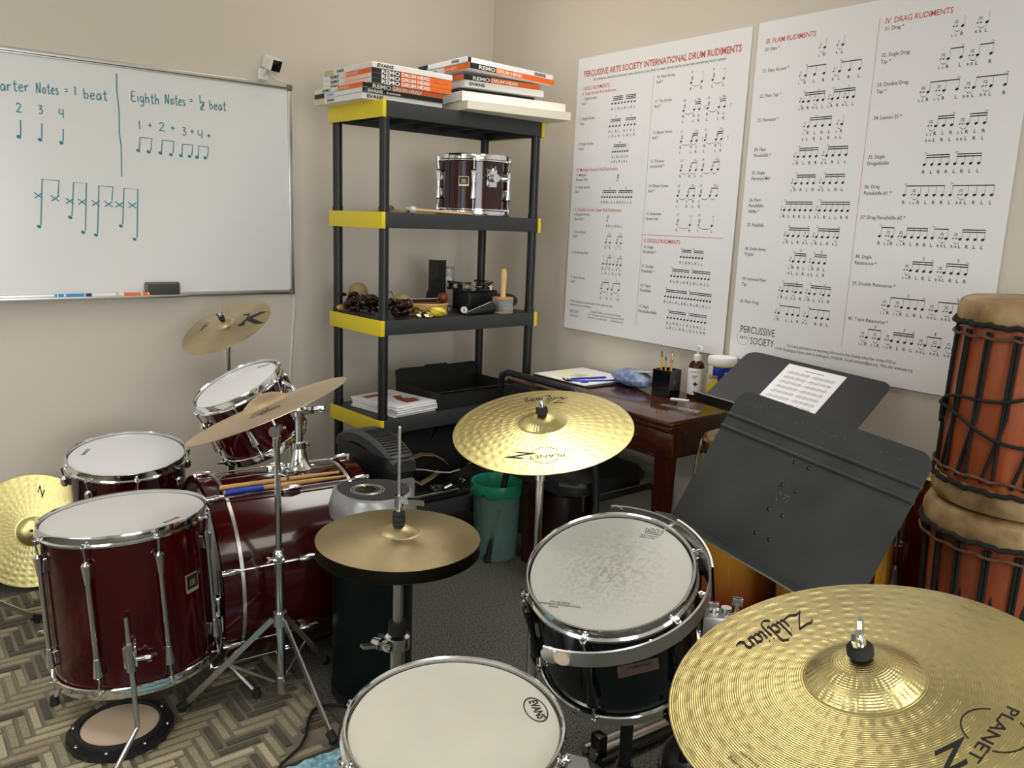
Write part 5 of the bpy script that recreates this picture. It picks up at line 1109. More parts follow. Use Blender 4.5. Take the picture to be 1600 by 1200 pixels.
tm, TMF = drum('tom_drum', 'dark teal tom with a worn head tilted between the snare and the music stand', tc_, tn, .178, .27, 'black_lacquer', 'headworn', 6, rad(-150), 'long', lugm='blackchrome', logo=[('REMO', .10, .138, .010, rad(-66), .0), ('WEATHERKING', .10, .126, .0055, rad(-62), .0), ('MADE IN USA', .10, .119, .0055, rad(-62), .0), ('REMO', 3.10, .146, .007, rad(125), 0), ('WEATHERKING AMBASSADOR', 3.10, .138, .007, rad(125), 0), ('MADE IN USA', 3.10, .130, .007, rad(125), 0)],
    badge=(rad(-118), .155, .082, .030, 'silver', [('YAMAHA', .004, .010, .05)]))
# crown mark on the worn head
hd = [o for o in tm.children if o.name.startswith('batter_head')][0]
p = MB(TMF @ Matrix.Rotation(.10, 4, 'Z') @ Matrix.Translation((.142, 0, .27-.0082)) @ Matrix.Rotation(rad(-68), 4, 'Z'))
cr = [(-.016, -.006), (-.019, .010), (-.010, .005), (-.006, .013), (0, .005), (.006, .013), (.010, .005), (.019, .010), (.016, -.006)]
for i in range(len(cr)):
    a, b = V((*cr[i], 0)), V((*cr[(i+1) % len(cr)], 0)); n_ = (b-a).cross(V((0, 0, 1))).normalized()*.0006; p.quad(a-n_, b-n_, b+n_, a+n_)
p.build('head_logo', 'ink', hd)
# carrier rail around it
rl = V((-1.381, -2.281, .703)); rln = V((-.29, -.094, .952)); RLF = frame(rl, rln)
p = MB(RLF); p.lathe([(.222, -.036), (.2255, -.036), (.2265, -.002), (.2245, 0), (.222, -.002)], 72, None, True, rad(-158), rad(38)); p.build('carrier_rail', 'alu', tm)
for a in (rad(-155), rad(35)):
    p = MB(RLF @ Matrix.Rotation(a, 4, 'Z')); p.lathe([(0, -.003), (.0175, -.003), (.0175, .004), (0, .004)], 24, Matrix.Translation((.224, 0, -.019)) @ Matrix.Rotation(PI/2, 4, 'Y')); p.build('rail_end', 'alu', tm)
p = MB(RLF @ Matrix.Rotation(rad(-149), 4, 'Z')); p.lathe([(0, 0), (.014, 0), (.015, .003), (0, .004)], 24, Matrix.Translation((.226, 0, -.019)) @ Matrix.Rotation(PI/2, 4, 'Y')); tag(p.build('felt_pad', 'padtan', tm), 'round tan felt pad')
p = MB(RLF @ Matrix.Rotation(rad(-25), 4, 'Z')); p.lathe([(.227, -.085), (.231, -.085), (.231, .004), (.227, .004)], 24, None, True, rad(-22), rad(22)); p.build('mount_plate', 'dullsteel', tm)
for a in (-24, 2, -60, -105, -147):
    p = MB(RLF @ Matrix.Rotation(rad(a), 4, 'Z')); p.cyl((.205, 0, -.022), (.226, 0, -.022), .004, seg=10); p.cyl((.208, 0, -.022), (.213, 0, -.022), .0065, seg=12); p.build('rail_bolt', 'chrome', tm)
p = MB(at(-1.172, -2.418, .585, rad(-45))); p.box((0, 0, 0), (.045, .05, .05), bev=.006); p.build('holder_block', 'dullsteel', tm)
p = MB()
for k, (x, y, z) in enumerate(((-1.168, -2.415, .617), (-1.145, -2.430, .612), (-1.127, -2.443, .627))):
    p.cyl((x, y, z-.03), (x, y, z), .006, seg=12)
    if k == 1: p.cyl((x, y, z), (x, y, z+.006), .011, seg=20)
    else: p.box((x, y, z+.004), (.010, .022, .018), Matrix.Rotation(.7, 3, 'Z'), bev=.003)
p.cyl((-1.172, -2.418, .59), (-1.128, -2.444, .60), .008, seg=12)
p.build('wing_bolts', 'chrome', tm)
tb = V((-1.215, -2.245, 0))
t = tri_stand('tom_stand', 'black tripod stand under the dark teal tom', (tb.x, tb.y), (rad(50), rad(170), rad(290)), .16, .16, .05, 'blackchrome')
stand_pole(t, (tb.x, tb.y), [(.05, .36, .0145, 'base_tube')], 'blackchrome'); bt = TMF.translation
p = MB()
for a in (rad(20), rad(140), rad(260)):
    T = TMF @ Matrix.Rotation(a, 4, 'Z'); p.tube([tb+V((0, 0, .34)), T @ V((.09, 0, -.035)), T @ V((.184, 0, -.012)), T @ V((.190, 0, .03))], .007, 10)
p.build('basket', 'blackchrome', t)
# folded hardware and bag on the floor at the bottom
t = thing('folded_stand', 'folded chrome stand lying on the carpet below the dark teal tom', 'stand', at(-.92, -2.03, .0))
a, b = V((-1.09, -2.02, 0)), V((-.76, -2.04, 0))
for k, (o, r, m) in enumerate(((0, .016, 'steel'), (.034, .012, 'blackchrome'), (-.034, .013, 'steel'))):
    s_ = (b-a).cross(V((0, 0, 1))).normalized()*o+V((0, 0, r+.002)); MB().tube([a+s_, b+s_], r, 14).build('tube', m, t)
MB(frame(a+V((0, 0, .03)), b-a)).box((0, 0, .02), (.036, .085, .030), bev=.006).build('joint', 'blackchrome', t)
p = MB(); p.prism([(-.16, -.035), (-.05, -.05), (-.02, 0), (-.05, .05), (-.16, .03)], .002, .016, Matrix.Translation(a)); p.build('foot_plate', 'dullsteel', t)
t = thing('gear_bag', 'shiny black bag of hardware on the floor under the dark teal tom', 'bag', at(-1.0, -2.26, 0))
p = MB(at(-.99, -2.26, .075, rad(38))); p.sph((0, 0, 0), .078, 26, (1.65, 1.05, .95)); p.build('bag_body', mat('glossy_black_cloth', (.008, .008, .009, 1), .3, bump=1., bscale=26.), t)
MB(at(-1.0, -2.25, .140, rad(38))).torus((0, 0, 0), (.2, 1, .2), .055, .008, x=(1, 0, 0)).build('carry_handle', 'blackgloss', t)
p = MB(at(-.99, -2.26, .075, rad(38))); p.tube([(-.10, -.045, .03), (-.02, -.075, .035), (.08, -.06, .03)], .004, 8); p.build('zip', 'steel', t)

# black power cord on the rug
pts = [(-1.513, -1.44, .012), (-1.545, -1.425, .016), (-1.58, -1.415, .020), (-1.605, -1.43, .021), (-1.63, -1.46, .021), (-1.648, -1.49, .021), (-1.666, -1.523, .021), (-1.70, -1.56, .021), (-1.767, -1.603, .026), (-1.84, -1.68, .026), (-1.90, -1.80, .026)]
tag(MB().tube(pts, .0042, 10).build('power_cord', 'rubber', loc=(-1.6, -1.43, .015)), 'black power cord curving over the rug corner', 'cord')

# ------------------------------------------------------------------ heater, tower, bin
HT = at(-1.150, -.945, 0, 0)
t = thing('space_heater', 'dark grey tower heater with a curved slotted top beside the shelf', 'heater', HT)
MB(HT).prism(rrect(.120, .41, .05), 0, .05, None).build('base', 'black', t)
MB(HT).prism(rrect(.112, .40, .05), .05, .615).build('housing', 'black', t)
# arched top
p = MB(HT); n = 16; prof = [(-.205+.41*i/n, .575+.085*math.sin(PI*min(1, max(0, (i+1.2)/(n+2.4))))**.7) for i in range(n+1)]
vs = []; fs = []
for y, z in prof:
    k = min(1., .55+.45*math.sin(PI*min(1, max(0, (y+.225)/.45)))**.5)
    for x, zz in ((-.061*k, z-.035), (-.058*k, z-.006), (-.04*k, z+.004), (.04*k, z+.004), (.058*k, z-.006), (.061*k, z-.035)): vs.append((x, y, zz))
for i in range(n):
    for j in range(5): a = i*6+j; fs.append((a, a+6, a+7, a+1))
fs += [tuple(range(6)), tuple(range(n*6, n*6+6))[::-1]]
p._add(vs, fs); p.build('curved_top', 'shelf', t)
p = MB(HT)
for k in range(13):
    y = -.175+k*.0145; z = .575+.085*math.sin(PI*((y+.205)/.41*16+1.2)/18.4)**.7+.0055; p.box((0, y, z), (.074, .0065, .003), bev=.001)
p.build('vent_slots', 'blackmatte', t)
p = MB(HT); p.box((-.0565, .02, .33), (.004, .30, .42), bev=.002); 
p.build('grille', 'blackgloss', t)
p = MB(HT)
for k in range(8): p.box((-.0595, .02, .47+.012*k), (.003, .28, .005))
p.build('grille_bars', 'black', t)
PT = HT @ Matrix.Translation((0.004, -.2005, .45)) @ Matrix.Rotation(PI/2, 4, 'X')
p = MB(PT); p.prism(rrect(.074, .19, .014), 0, .003); pn = p.build('control_panel', 'silver', t)
p = MB(PT); p.box((-.002, .070, .0032), (.018, .016, .001)); p.build('display', 'ink', pn)
for k in range(4): MB(PT).lathe([(0, .0042), (.0055, .004), (.006, .003)], 14, Matrix.Translation((.014, .035-.022*k, 0))).build('button', 'grey', pn)
p = MB(PT)
for k in range(6): p.box((-.020, .040-.016*k, .0033), (.004, .004, .0006))
p.build('indicator_lights', 'ink', pn)
p = MB(PT); p.prism([(.007*math.cos(PI/2+2*PI*k/5)*(1), -.062+.010*math.sin(PI/2+2*PI*k/5)) for k in range(5)], .003, .0037); p.build('orange_mark', 'orange', pn)
# black tower with a silver deck
TT = at(-1.400, -1.415, 0, rad(40))
def drop(w, l, n=40, k=1.):
    o = []
    for i in range(n):
        a = 2*PI*i/n; x = math.cos(a); y = math.sin(a)
        o.append((x*w*k*(1+.0*y), (y*w if y < 0 else y*w*(1+.25*(1-abs(x)))) * k))
    return o
t = thing('humidifier', 'tall black tower with a silver top deck and round opening behind the hi-hat', 'humidifier', TT)
p = MB(TT); p.prism(drop(.110, .11), 0, .03); p.build('base', 'black', t)
MB(TT).prism(drop(.106, .11), .03, .555).build('tank_body', 'tower', t)
p = MB(TT); A, B, D_ = drop(.112, .11), drop(.114, .11), drop(.104, .11)
n = len(A)
p._add([(x, y, .550) for x, y in A]+[(x, y, .575) for x, y in B]+[(x, y, .620) for x, y in D_]+[(x*.93, y*.93, .628) for x, y in D_], [(r*n+i, r*n+(i+1) % n, (r+1)*n+(i+1) % n, (r+1)*n+i) for r in range(3) for i in range(n)]+[tuple(range(n))[::-1], tuple(range(3*n, 4*n))])
p.build('silver_deck', 'silver', t)
p = MB(TT); p.prism([(x*.90, y*.90) for x, y in D_], .6275, .6295); p.build('deck_plate', 'shelf', t)
p = MB(TT @ Matrix.Translation((-.010, .022, .031)))
for R1 in (.045, .037): p.lathe([(R1, .5985), (R1+.0015, .5995), (R1+.003, .5985)], 40)
p.build('dial_rings', 'silver', t); MB(TT @ Matrix.Translation((-.010, .022, .031))).lathe([(0, .599), (.024, .599), (.026, .6005), (.028, .5985)], 32).build('mist_opening', 'blackgloss', t)
MB(TT).lathe([(0, .116), (.004, .115), (.005, .112)], 12, Matrix.Translation((0, 0, .55)) @ Matrix.Rotation(rad(200), 4, 'Z') @ Matrix.Rotation(PI/2, 4, 'Y')).build('screw', 'chrome', t)
# waste bin
bx, by = -.478, -.776
t = thing('waste_bin', 'translucent waste bin lined with a green bag beside the desk', 'bin', at(bx, by))
MB(at(bx, by)).lathe([(0, .004), (.084, .004), (.086, 0), (.090, .004), (.103, .310), (.107, .313), (.107, .323), (.101, .323), (.099, .310), (.086, .010), (0, .010)], 56).build('bin_body', 'frosted', t)
p = MB(at(bx, by)); rn = random.Random(2); prof = [(0, .05), (.04, .035), (.066, .06), (.074, .12), (.082, .2), (.094, .28), (.0975, .316), (.1010, .3245), (.1085, .327), (.1110, .315), (.1125, .288), (.1100, .283)]
p.lathe(prof, 48)
for v in p.bm.verts:
    q = v.co; d_ = V((q.x-bx, q.y-by, 0)); 
    if d_.length > .01 and q.z < .27: v.co += d_.normalized()*rn.uniform(-.008, .002)
    elif q.z < .305 and d_.length > .104: v.co += V((0, 0, rn.uniform(-.010, .006)))
p.build('green_liner', 'bag', t)

# ------------------------------------------------------------------ chair, barrel under the desk
t = thing('chair', 'black metal framed chair with padded seat pushed under the desk', 'chair', at(-.36, -1.10))
p = MB(at(-.355, -1.105, .415, 0)); p.prism(rrect(.42, .44, .07), 0, .050); bmesh.ops.bevel(p.bm, geom=[e for e in p.bm.edges if abs(e.verts[0].co.z-e.verts[1].co.z) < 1e-5], offset=.016, segments=3, affect='EDGES'); p.build('seat', 'leather', t)
for y, foot, fy in ((-.865, (-.556, -.828), -.04), (-1.345, (-.556, -1.382), .04)):
    MB().tube([(foot[0], foot[1], .014), (-.48, y+ (.02 if y > -1 else -.02), .40), (-.50, y+(.015 if y > -1 else -.015), .60), (-.545, y, .76)], .0125, 14).build('leg', 'black', t)
    MB().tube([(-.135, y, .014), (-.145, y, .30), (-.150, y, .385), (-.175, y, .408), (-.47, y, .405)], .0115, 14).build('leg', 'black', t)
    if y < -1: MB().tube([(-.14, y, .20), (-.525, y-.02, .215)], .008, 10).build('stretcher', 'black', t)
    for x, yy in ((foot[0], foot[1]), (-.135, y)): MB().cyl((x, yy, .001), (x, yy, .03), .015, .014, 14).build('foot_cap', 'rubber', t)
MB().tube([(-.545, -.865, .76), (-.553, -.880, .795), (-.555, -.92, .812), (-.555, -1.29, .812), (-.553, -1.33, .795), (-.545, -1.345, .76)], .0125, 14).build('backrest_frame', 'black', t)
p = MB(Matrix.Translation((-.545, -1.105, .70)) @ Matrix.Rotation(rad(-10), 4, 'Y')); p.prism(rrect(.40, .15, .05), -.013, .013, Matrix(((0, 0, 1, 0), (1, 0, 0, 0), (0, 1, 0, 0), (0, 0, 0, 1)))); p.build('backrest', 'leather', t)
t = thing('barrel_drum', 'dark wooden barrel shaped drum standing on the carpet under the chair', 'drum', at(-.235, -.905))
MB(at(-.235, -.905)).lathe([(0, 0), (.080, 0), (.086, .02), (.094, .16), (.088, .30), (.082, .32), (0, .325)], 48).build('barrel', 'darkwood', t)
for z in (.045, .28): MB(at(-.235, -.905)).lathe([(.0875, z-.008), (.0925, z-.008), (.0925, z+.008), (.0875, z+.008)], 48, closed=True).build('hoop', 'blackchrome', t)

# ------------------------------------------------------------------ desk
DX0, DX1, DY0, DY1, DZ = -.455, -.012, -1.655, -.785, .76
LY = -.860
t = thing('writing_desk', 'dark polished mahogany desk against the poster wall', 'desk', at((DX0+DX1)/2, (DY0+DY1)/2))
cxy = ((DX0+DX1)/2, (DY0+DY1)/2); w_, l_ = DX1-DX0, DY1-DY0
p = MB(); p.box((cxy[0], cxy[1], DZ-.012), (w_, l_, .024), bev=.006); p.box((cxy[0], cxy[1], DZ-.030), (w_-.012, l_-.012, .014), bev=.004); p.build('desk_top', 'mahogany', t)
cy_ = (DY0+LY)/2; ll_ = LY-DY0
p = MB(); p.box((DX0+.035, cy_, DZ-.085), (.022, ll_-.07, .10)); p.box((DX1-.03, cy_, DZ-.085), (.022, ll_-.07, .10))
for y in (DY0+.035, LY-.035): p.box((cxy[0], y, DZ-.085), (w_-.07, .022, .10))
p.build('apron', 'mahogany', t)
p = MB(); p.box((DX0+.026, cy_, DZ-.134), (.012, ll_-.05, .010), bev=.003)
for y in (DY0+.026, LY-.026): p.box((cxy[0], y, DZ-.134), (w_-.05, .012, .010), bev=.003)
p.build('beading', 'mahogany_dark', t)
for k in range(2):
    y = cy_+(-.22 if k else .22); d_ = MB().box((DX0+.0225, y, DZ-.085), (.008, .36, .082), bev=.003).build('drawer', 'mahogany', t)
    MB().lathe([(0, .020), (.008, .018), (.010, .012), (.005, .004), (.006, 0)], 18, frame((DX0+.019, y, DZ-.085), (-1, 0, 0))).build('knob', 'brass', d_)
for x in (DX0+.045, DX1-.045):
    for y in (DY0+.045, LY-.045):
        p = MB(); vs = []
        for z, h in ((DZ-.036, .026), (DZ-.14, .026), (.02, .017), (0, .017)): vs += [(x-h, y-h, z), (x+h, y-h, z), (x+h, y+h, z), (x-h, y+h, z)]
        p._add(vs, [(r*4+i, r*4+(i+1) % 4, r*4+4+(i+1) % 4, r*4+4+i) for r in range(3) for i in range(4)]+[(0, 1, 2, 3), (12, 13, 14, 15)]); p.build('leg', 'mahogany_dark', t)
zt = DZ+.0006
def slab(name, label, cat, T, w, d, h, m, part, group=None, r=.002):
    t = thing(name, label, cat, T, group); p = MB(T); p.prism(rrect(w, d, r, 3), 0, h); p.build(part, m, t); return t
FT_ = at(-.165, -.945, zt, rad(1.5))
t = slab('folder', 'open document folder with dark edges lying at the far end of the desk', 'folder', FT_, .295, .33, .004, 'cardblack', 'cover')
t = slab('paper_sheet', 'white printed sheets lying on the open folder', 'paper', FT_ @ Matrix.Translation((-.005, .01, .0046)), .285, .30, .003, 'paper', 'sheets')
p = MB(FT_ @ Matrix.Translation((-.03, .03, .0079))); p.prism(rrect(.15, .21, .002), 0, .0006); p.build('yellow_page', mat('pale_yellow_paper', srgb(238, 232, 196), .7), t)
p = MB(FT_ @ Matrix.Translation((-.02, .02, .0088)) @ Matrix.Rotation(PI/2+.2, 4, 'Z'))
for k in range(6): p.box((0, .03-.012*k, 0), (.06-.006*(k % 3), .002, .0004))
p.build('printed_lines', 'inkgrey', t)
t = thing('lanyard', 'blue lanyard cord looped along the front of the papers', 'lanyard', FT_ @ Matrix.Translation((-.10, -.10, .009)))
q = lambda x, y, z=.0105: FT_ @ V((x, y, z))
MB().tube([q(-.125, -.02), q(-.135, -.05), q(-.115, -.075), q(-.09, -.085), q(-.10, -.11), q(-.12, -.10), q(-.11, -.08), q(-.06, -.10), q(0, -.125), q(.06, -.135), q(.13, -.14)], .0035, 8).build('cord', 'blue', t)
MB().tube([q(-.13, .0), q(-.15, -.04), q(-.14, -.06)], .003, 8).build('hook_end', 'blackmatte', t)
t = thing('pen', 'blue pen lying across the white sheets', 'pen', q(-.05, 0)); a, b = q(-.12, -.035, .0125), q(.03, -.075, .0125)
MB().tube([a, b], .0045, 10).build('barrel', 'blue', t); MB().tube([b, b+(b-a).normalized()*.012], [.004, .001], 10).build('tip', 'blackmatte', t)
# clear bag of blue pieces
t = thing('plastic_bag', 'clear plastic bag of blue beads lying on the desk', 'bag', at(-.115, -1.175, zt))
p = MB(at(-.120, -1.165, zt+.030, rad(80))); p.sph((0, 0, 0), .030, 26, (3.4, 1.6, .98)); rn = random.Random(5)
for v in p.bm.verts: v.co += V((rn.uniform(-.005, .005), rn.uniform(-.005, .005), rn.uniform(-.004, .004) if v.co.z > zt+.012 else 0))
p.build('blue_filling', 'bluebag', t)
p = MB(at(-.120, -1.165, zt+.034, rad(80))); p.sph((0, 0, 0), .034, 24, (3.6, 1.7, .98))
for v in p.bm.verts: v.co += V((rn.uniform(-.004, .004), rn.uniform(-.004, .004), rn.uniform(-.002, .004)))
p.build('clear_film', 'clear', t)
MB(at(-.112, -1.22, zt+.066, rad(80)) @ Matrix.Rotation(rad(10), 4, 'Y')).box((0, 0, 0), (.09, .05, .002), bev=.0005).build('paper_label', 'paper', t)
# pencil cup
CT = at(-.130, -1.347, zt, rad(8))
t = thing('pencil_cup', 'square black pencil cup on the desk', 'cup', CT)
p = MB(CT)
for a, b in (((.036, 0, .05), (.005, .077, .10)), ((-.036, 0, .05), (.005, .077, .10)), ((0, .036, .05), (.077, .005, .10)), ((0, -.036, .05), (.077, .005, .10)), ((0, 0, .003), (.075, .075, .006))): p.box(a, b, bev=.0012, seg=1)
p.build('cup_body', 'blackgloss', t)
p = MB(CT @ Matrix.Translation((-.008, -.0392, .055)) @ Matrix.Rotation(PI/2, 4, 'X')); p.box((0, 0, 0), (.020, .007, .001)); p.box((0, 0, 0), (.007, .020, .001)); p.build('cross_emblem', 'grey', t)
for i, (x, y, tx, ty, L, lab, er) in enumerate(((-.014, .012, -.03, .03, .168, 'yellow pencil standing furthest left in the black cup', 'salmon'), (-.004, .0, .0, .05, .155, 'yellow pencil with a green ferrule, second from the left in the cup', 'salmon'), (.010, -.008, .05, .0, .145, 'short pale pencil in the middle of the black cup', 'wood'), (.018, .004, .13, .02, .165, 'orange pencil with a red eraser leaning right in the cup', 'red2'))):
    a = CT @ V((x, y, .008)); b = CT @ V((x+tx*L, y+ty*L, L)); tp = thing('pencil', lab, 'pencil', a, 'pencils in the black cup'); T = frame(a, b-a); n_ = (b-a).length
    MB(T).lathe([(0, 0), (.0015, .002), (.0038, .016), (.0038, n_-.022), (0, n_-.022)], 6).build('shaft', mat('pencil_paint_%d' % i, srgb(*((226, 176, 50), (222, 180, 64), (214, 186, 130), (224, 130, 60))[i]), .4), tp)
    MB(T).lathe([(.0041, n_-.022), (.0041, n_-.010), (0, n_-.010)], 12).build('ferrule', ('brass', 'bag', 'brass', 'brass')[i], tp)
    MB(T).lathe([(.0037, n_-.010), (.0037, n_-.001), (0, n_)], 12).build('eraser', mat('eraser_%d' % i, srgb(*((90, 110, 80), (206, 150, 130), (200, 190, 170), (220, 90, 76))[i]), .6), tp)
# sanitizer
ST_ = at(-.060, -1.428, zt, 0)
t = thing('sanitizer_bottle', 'brown pump bottle with a white label between the cup and the wipes', 'bottle', ST_)
MB(ST_).lathe([(0, 0), (.027, 0), (.0295, .004), (.0295, .118), (.026, .130), (.014, .140), (.0125, .142), (.0125, .148), (0, .148)], 36).build('bottle_body', 'brownbottle', t)
MB(ST_).lathe([(.0298, .014), (.0302, .015), (.0302, .112), (.0298, .113)], 36).build('label', 'paper', t)
la = Matrix.Rotation(rad(-143), 4, 'Z'); XY = Matrix(((0, 0, 1, 0), (1, 0, 0, 0), (0, 1, 0, 0), (0, 0, 0, 1)))
p = MB(ST_ @ la @ Matrix.Translation((.0304, 0, .055)) @ XY); p.box((0, 0, 0), (.016, .005, .0008)); p.box((0, 0, 0), (.005, .016, .0008)); p.text('PURITY', .010, Matrix.Translation((-.004, .042, .0004)), 'CENTER'); p.box((-.004, .030, .0002), (.022, .002, .0006)); p.box((-.006, .024, .0002), (.016, .002, .0006)); p.build('label_print', 'ink', t)
p = MB(ST_); p.lathe([(.0145, .140), (.0145, .160), (.008, .163), (0, .163)], 24); p.cyl((0, 0, .16), (0, 0, .185), .0045, seg=12); p.build('pump_collar', 'white', t)
p = MB(ST_ @ Matrix.Translation((0, 0, .186)) @ Matrix.Rotation(rad(-120), 4, 'Z')); p.prism([(-.014, -.008), (.012, -.008), (.034, -.004), (.036, .004), (.012, .008), (-.014, .008)], 0, .010); p.build('pump_head', 'white', t)
# wipes canister
WT = at(-.068, -1.548, zt, 0)
t = thing('wipes_canister', 'yellow and blue cleaning wipes canister with a white lid on the desk', 'canister', WT)
MB(WT).lathe([(0, 0), (.047, 0), (.049, .003), (.049, .148), (0, .148)], 48).build('canister_body', 'yellow', t)
MB(WT).lathe([(.0492, .108), (.0495, .109), (.0495, .140), (.0492, .141)], 48).build('blue_band', mat('deep_blue_print', srgb(26, 40, 150), .4), t)
p = MB(WT); p.lathe([(.0492, .012), (.0496, .013), (.0496, .122), (.0492, .123)], 12, None, False, rad(-128), rad(-92)); p.lathe([(.0494, .075), (.0498, .076), (.0498, .142), (.0494, .143)], 8, None, False, rad(-215), rad(-180)); p.build('pale_label', mat('pale_print', srgb(222, 206, 176), .5), t)
p = MB(WT @ Matrix.Rotation(rad(-143), 4, 'Z') @ Matrix.Translation((.0500, 0, 0)) @ XY); p.prism([(-.011, .118), (-.011, .088), (0, .080), (.011, .088), (.011, .118)], -.001, .0004); p.build('blue_shield', 'purple', t)
p = MB(WT @ Matrix.Rotation(rad(-110), 4, 'Z') @ Matrix.Translation((.0500, 0, 0)) @ XY)
p.text('Lysol', .020, Matrix.Translation((.000, .084, .0003)) @ Matrix.Rotation(.18, 4, 'Z'), 'CENTER', .85, .25, .02); p.build('brand_lettering', 'ink', t)
p = MB(WT @ Matrix.Rotation(rad(-175), 4, 'Z') @ Matrix.Translation((.0502, 0, 0)) @ XY); p.text('Lysol', .020, Matrix.Translation((0, .098, .0003)), 'CENTER', .85, .25, .02); p.build('brand_lettering', 'blue', t)
p = MB(WT @ Matrix.Rotation(rad(-140), 4, 'Z') @ Matrix.Translation((.0498, 0, 0)) @ XY)
for k in range(3): p.prism(rrect(.034, .012, .004), -.001, .0004, Matrix.Translation((.0, .062-.019*k, 0)))
p.build('claim_labels', mat('cream_print', srgb(232, 214, 150), .5), t)
MB(WT).lathe([(0, .146), (.0505, .146), (.0515, .150), (.0515, .166), (.049, .172), (.030, .174), (0, .174)], 48).build('lid', 'white', t)
slab('name_tag', 'small white tag lying in front of the black pencil cup', 'tag', at(-.150, -1.435, zt, rad(-62)), .068, .022, .003, 'paper', 'tag_body')
slab('ruler', 'clear plastic ruler lying near the front corner of the desk', 'ruler', at(-.262, -1.535, zt, rad(-80)), .155, .030, .002, 'clear', 'strip')

# ------------------------------------------------------------------ music stands
def ortho(r, u): r = V(r).normalized(); u = V(u); u = (u-r*u.dot(r)).normalized(); return r, u, r.cross(u)
def music_stand(label, c, r, u, w, h, m, base, ridges, lipdir, col2='standdark', plip=.055):
    r, u, n = ortho(r, u); T = Matrix(((r.x, u.x, n.x, c[0]), (r.y, u.y, n.y, c[1]), (r.z, u.z, n.z, c[2]), (0, 0, 0, 1)))
    t = thing('music_stand', label, 'music stand', at(base[0], base[1], 0))
    pl = []; R = .035
    pl = [(-w/2, -h/2), (w/2, -h/2)]
    for i in range(9): a = rad(90*i/8); pl.append((w/2-R+R*math.cos(a), h/2-R+R*math.sin(a)))
    for i in range(9): a = rad(90+90*i/8); pl.append((-w/2+R+R*math.cos(a), h/2-R+R*math.sin(a)))
    p = MB(T); p.prism(pl, -.0022, 0); ds = p.build('desk_plate', m, t)
    TL = T @ Matrix.Translation((0, -h/2, -.001)) @ Matrix.Rotation(rad(14), 4, 'X')
    lg_ = MB(TL).box((0, -.0011, plip/2), (w, .0022, plip)).build('ledge', m, t)
    tag(MB(TL).box((0, -.0011, plip+.0004), (w, .0032, .0014)).build('ledge_edge', 'scratch', lg_), 'bare worn metal edge')
    if ridges:
        for yy in (h/2-.068, h/2-.100):
            p = MB(T @ Matrix.Translation((0, yy, 0))); p.tube([(-w/2, 0, -.001), (w/2, 0, -.001)], .0055, 10); p.build('ridge', m, ds)
        k = 0
        for yy in (h/2-.116, h/2-.172, h/2-.232, h/2-.290):
            for xx in (-.022, .016): MB(T @ Matrix.Translation((xx-.0, yy, 0))).lathe([(0, .003), (.003, .0025), (.0045, 0)], 12).build('rivet', 'blackchrome', ds)
        p = MB(T @ Matrix.Translation((-.004, h/2-.195, .0004))); rn = random.Random(8)
        for a, b in (((-.014, .008), (-.006, .002)), ((-.016, -.006), (-.008, -.013)), ((.0, .006), (.014, .004)), ((.012, -.010), (.016, .0)), ((.002, -.004), (.008, .002))):
            p.tube([(a[0], a[1], 0), (b[0], b[1], 0)], .0006, 4)
        for k in range(16):
            x = -w/2+.04+rn.random()*(w-.08); yy = h/2-rn.uniform(.001, .012); p.tube([(x, yy, .0), (x+rn.uniform(.003, .012), yy-rn.uniform(0, .003), .0)], .00035, 4)
        p.build('scratches', 'scratch', ds)
    back = V(c)-n*.03
    hp = V((base[0], base[1], back.z-.06))
    p = MB(T); p.box((0, -.02, -.012), (.06, .10, .020), bev=.004); br = p.build('bracket', 'standdark', t)
    MB().tube([V(c)-n*.02-u*.02, hp+V((0, 0, .02)), hp-V((0, 0, .02))], .011, 14).build('tilt_neck', 'black', t)
    MB().cyl((base[0], base[1], .42), hp, .0085, seg=16).build('inner_tube', 'dullsteel', t)
    MB().cyl((base[0], base[1], .03), (base[0], base[1], .46), .0135, seg=18).build('outer_tube', 'black', t)
    MB(at(base[0], base[1], .46)).lathe([(.0, -.03), (.017, -.03), (.017, .012), (.011, .02), (0, .02)], 20).build('clutch', 'black', t)
    for a in (60, 180, 300):
        a = rad(a+base[2]); d_ = V((math.cos(a), math.sin(a), 0)); b0_ = V((base[0], base[1], 0))
        MB().tube([b0_+V((0, 0, .075)), b0_+d_*.12+V((0, 0, .05)), b0_+d_*.25+V((0, 0, .012))], .009, 10).build('leg', 'black', t)
    return t, T
music_stand('scuffed black music stand nearest the camera, with ridged plate', (-.960, -2.430, .842), (-.135, -.988, -.066), (.493, -.125, .861), .51, .345, 'stand', (-.83, -2.45, 20), True, 1)
t, T = music_stand('black music stand holding a music sheet, behind the scuffed one', (-.255, -1.963, .895), (.10, -.992, -.073), (.883, .055, .467), .485, .31, 'standdark', (-.20, -2.06, 0), False, 1)
# sheet music : corners were measured on the plate
ST2 = T @ Matrix.Translation((.012, .012, .0008)) @ Matrix.Scale(.9, 4)
t = thing('sheet_music', 'white page of printed music lying on the rear black music stand', 'paper', ST2)
MB(ST2).box((0, 0, .0004), (.215, .270, .0008)).build('page', 'paper', t)
p = MB(ST2)
for k in range(11): p.box((-.032+k*.0064, .114, .001), (.0046, .004, .0003))
rn = random.Random(3)
for r_ in range(8):
    y = .088-.0285*r_; p.box((0, y, .001), (.182, .0005, .0003))
    for col in (-1, 1):
        for k in range(4):
            x0 = col*.046-.036+k*.020
            for j in range(4):
                x = x0+j*.0044; p.box((x, y-.0005, .001), (.0028, .0022, .0003)); p.box((x+.0012, y+.0035, .001), (.0004, .007, .0003))
            p.box((x0+.0078, y+.0068, .001), (.0136, .0012, .0003))
            for j in range(4): p.box((x0+j*.0044, y-.0065, .001), (.0018, .0022, .0003))
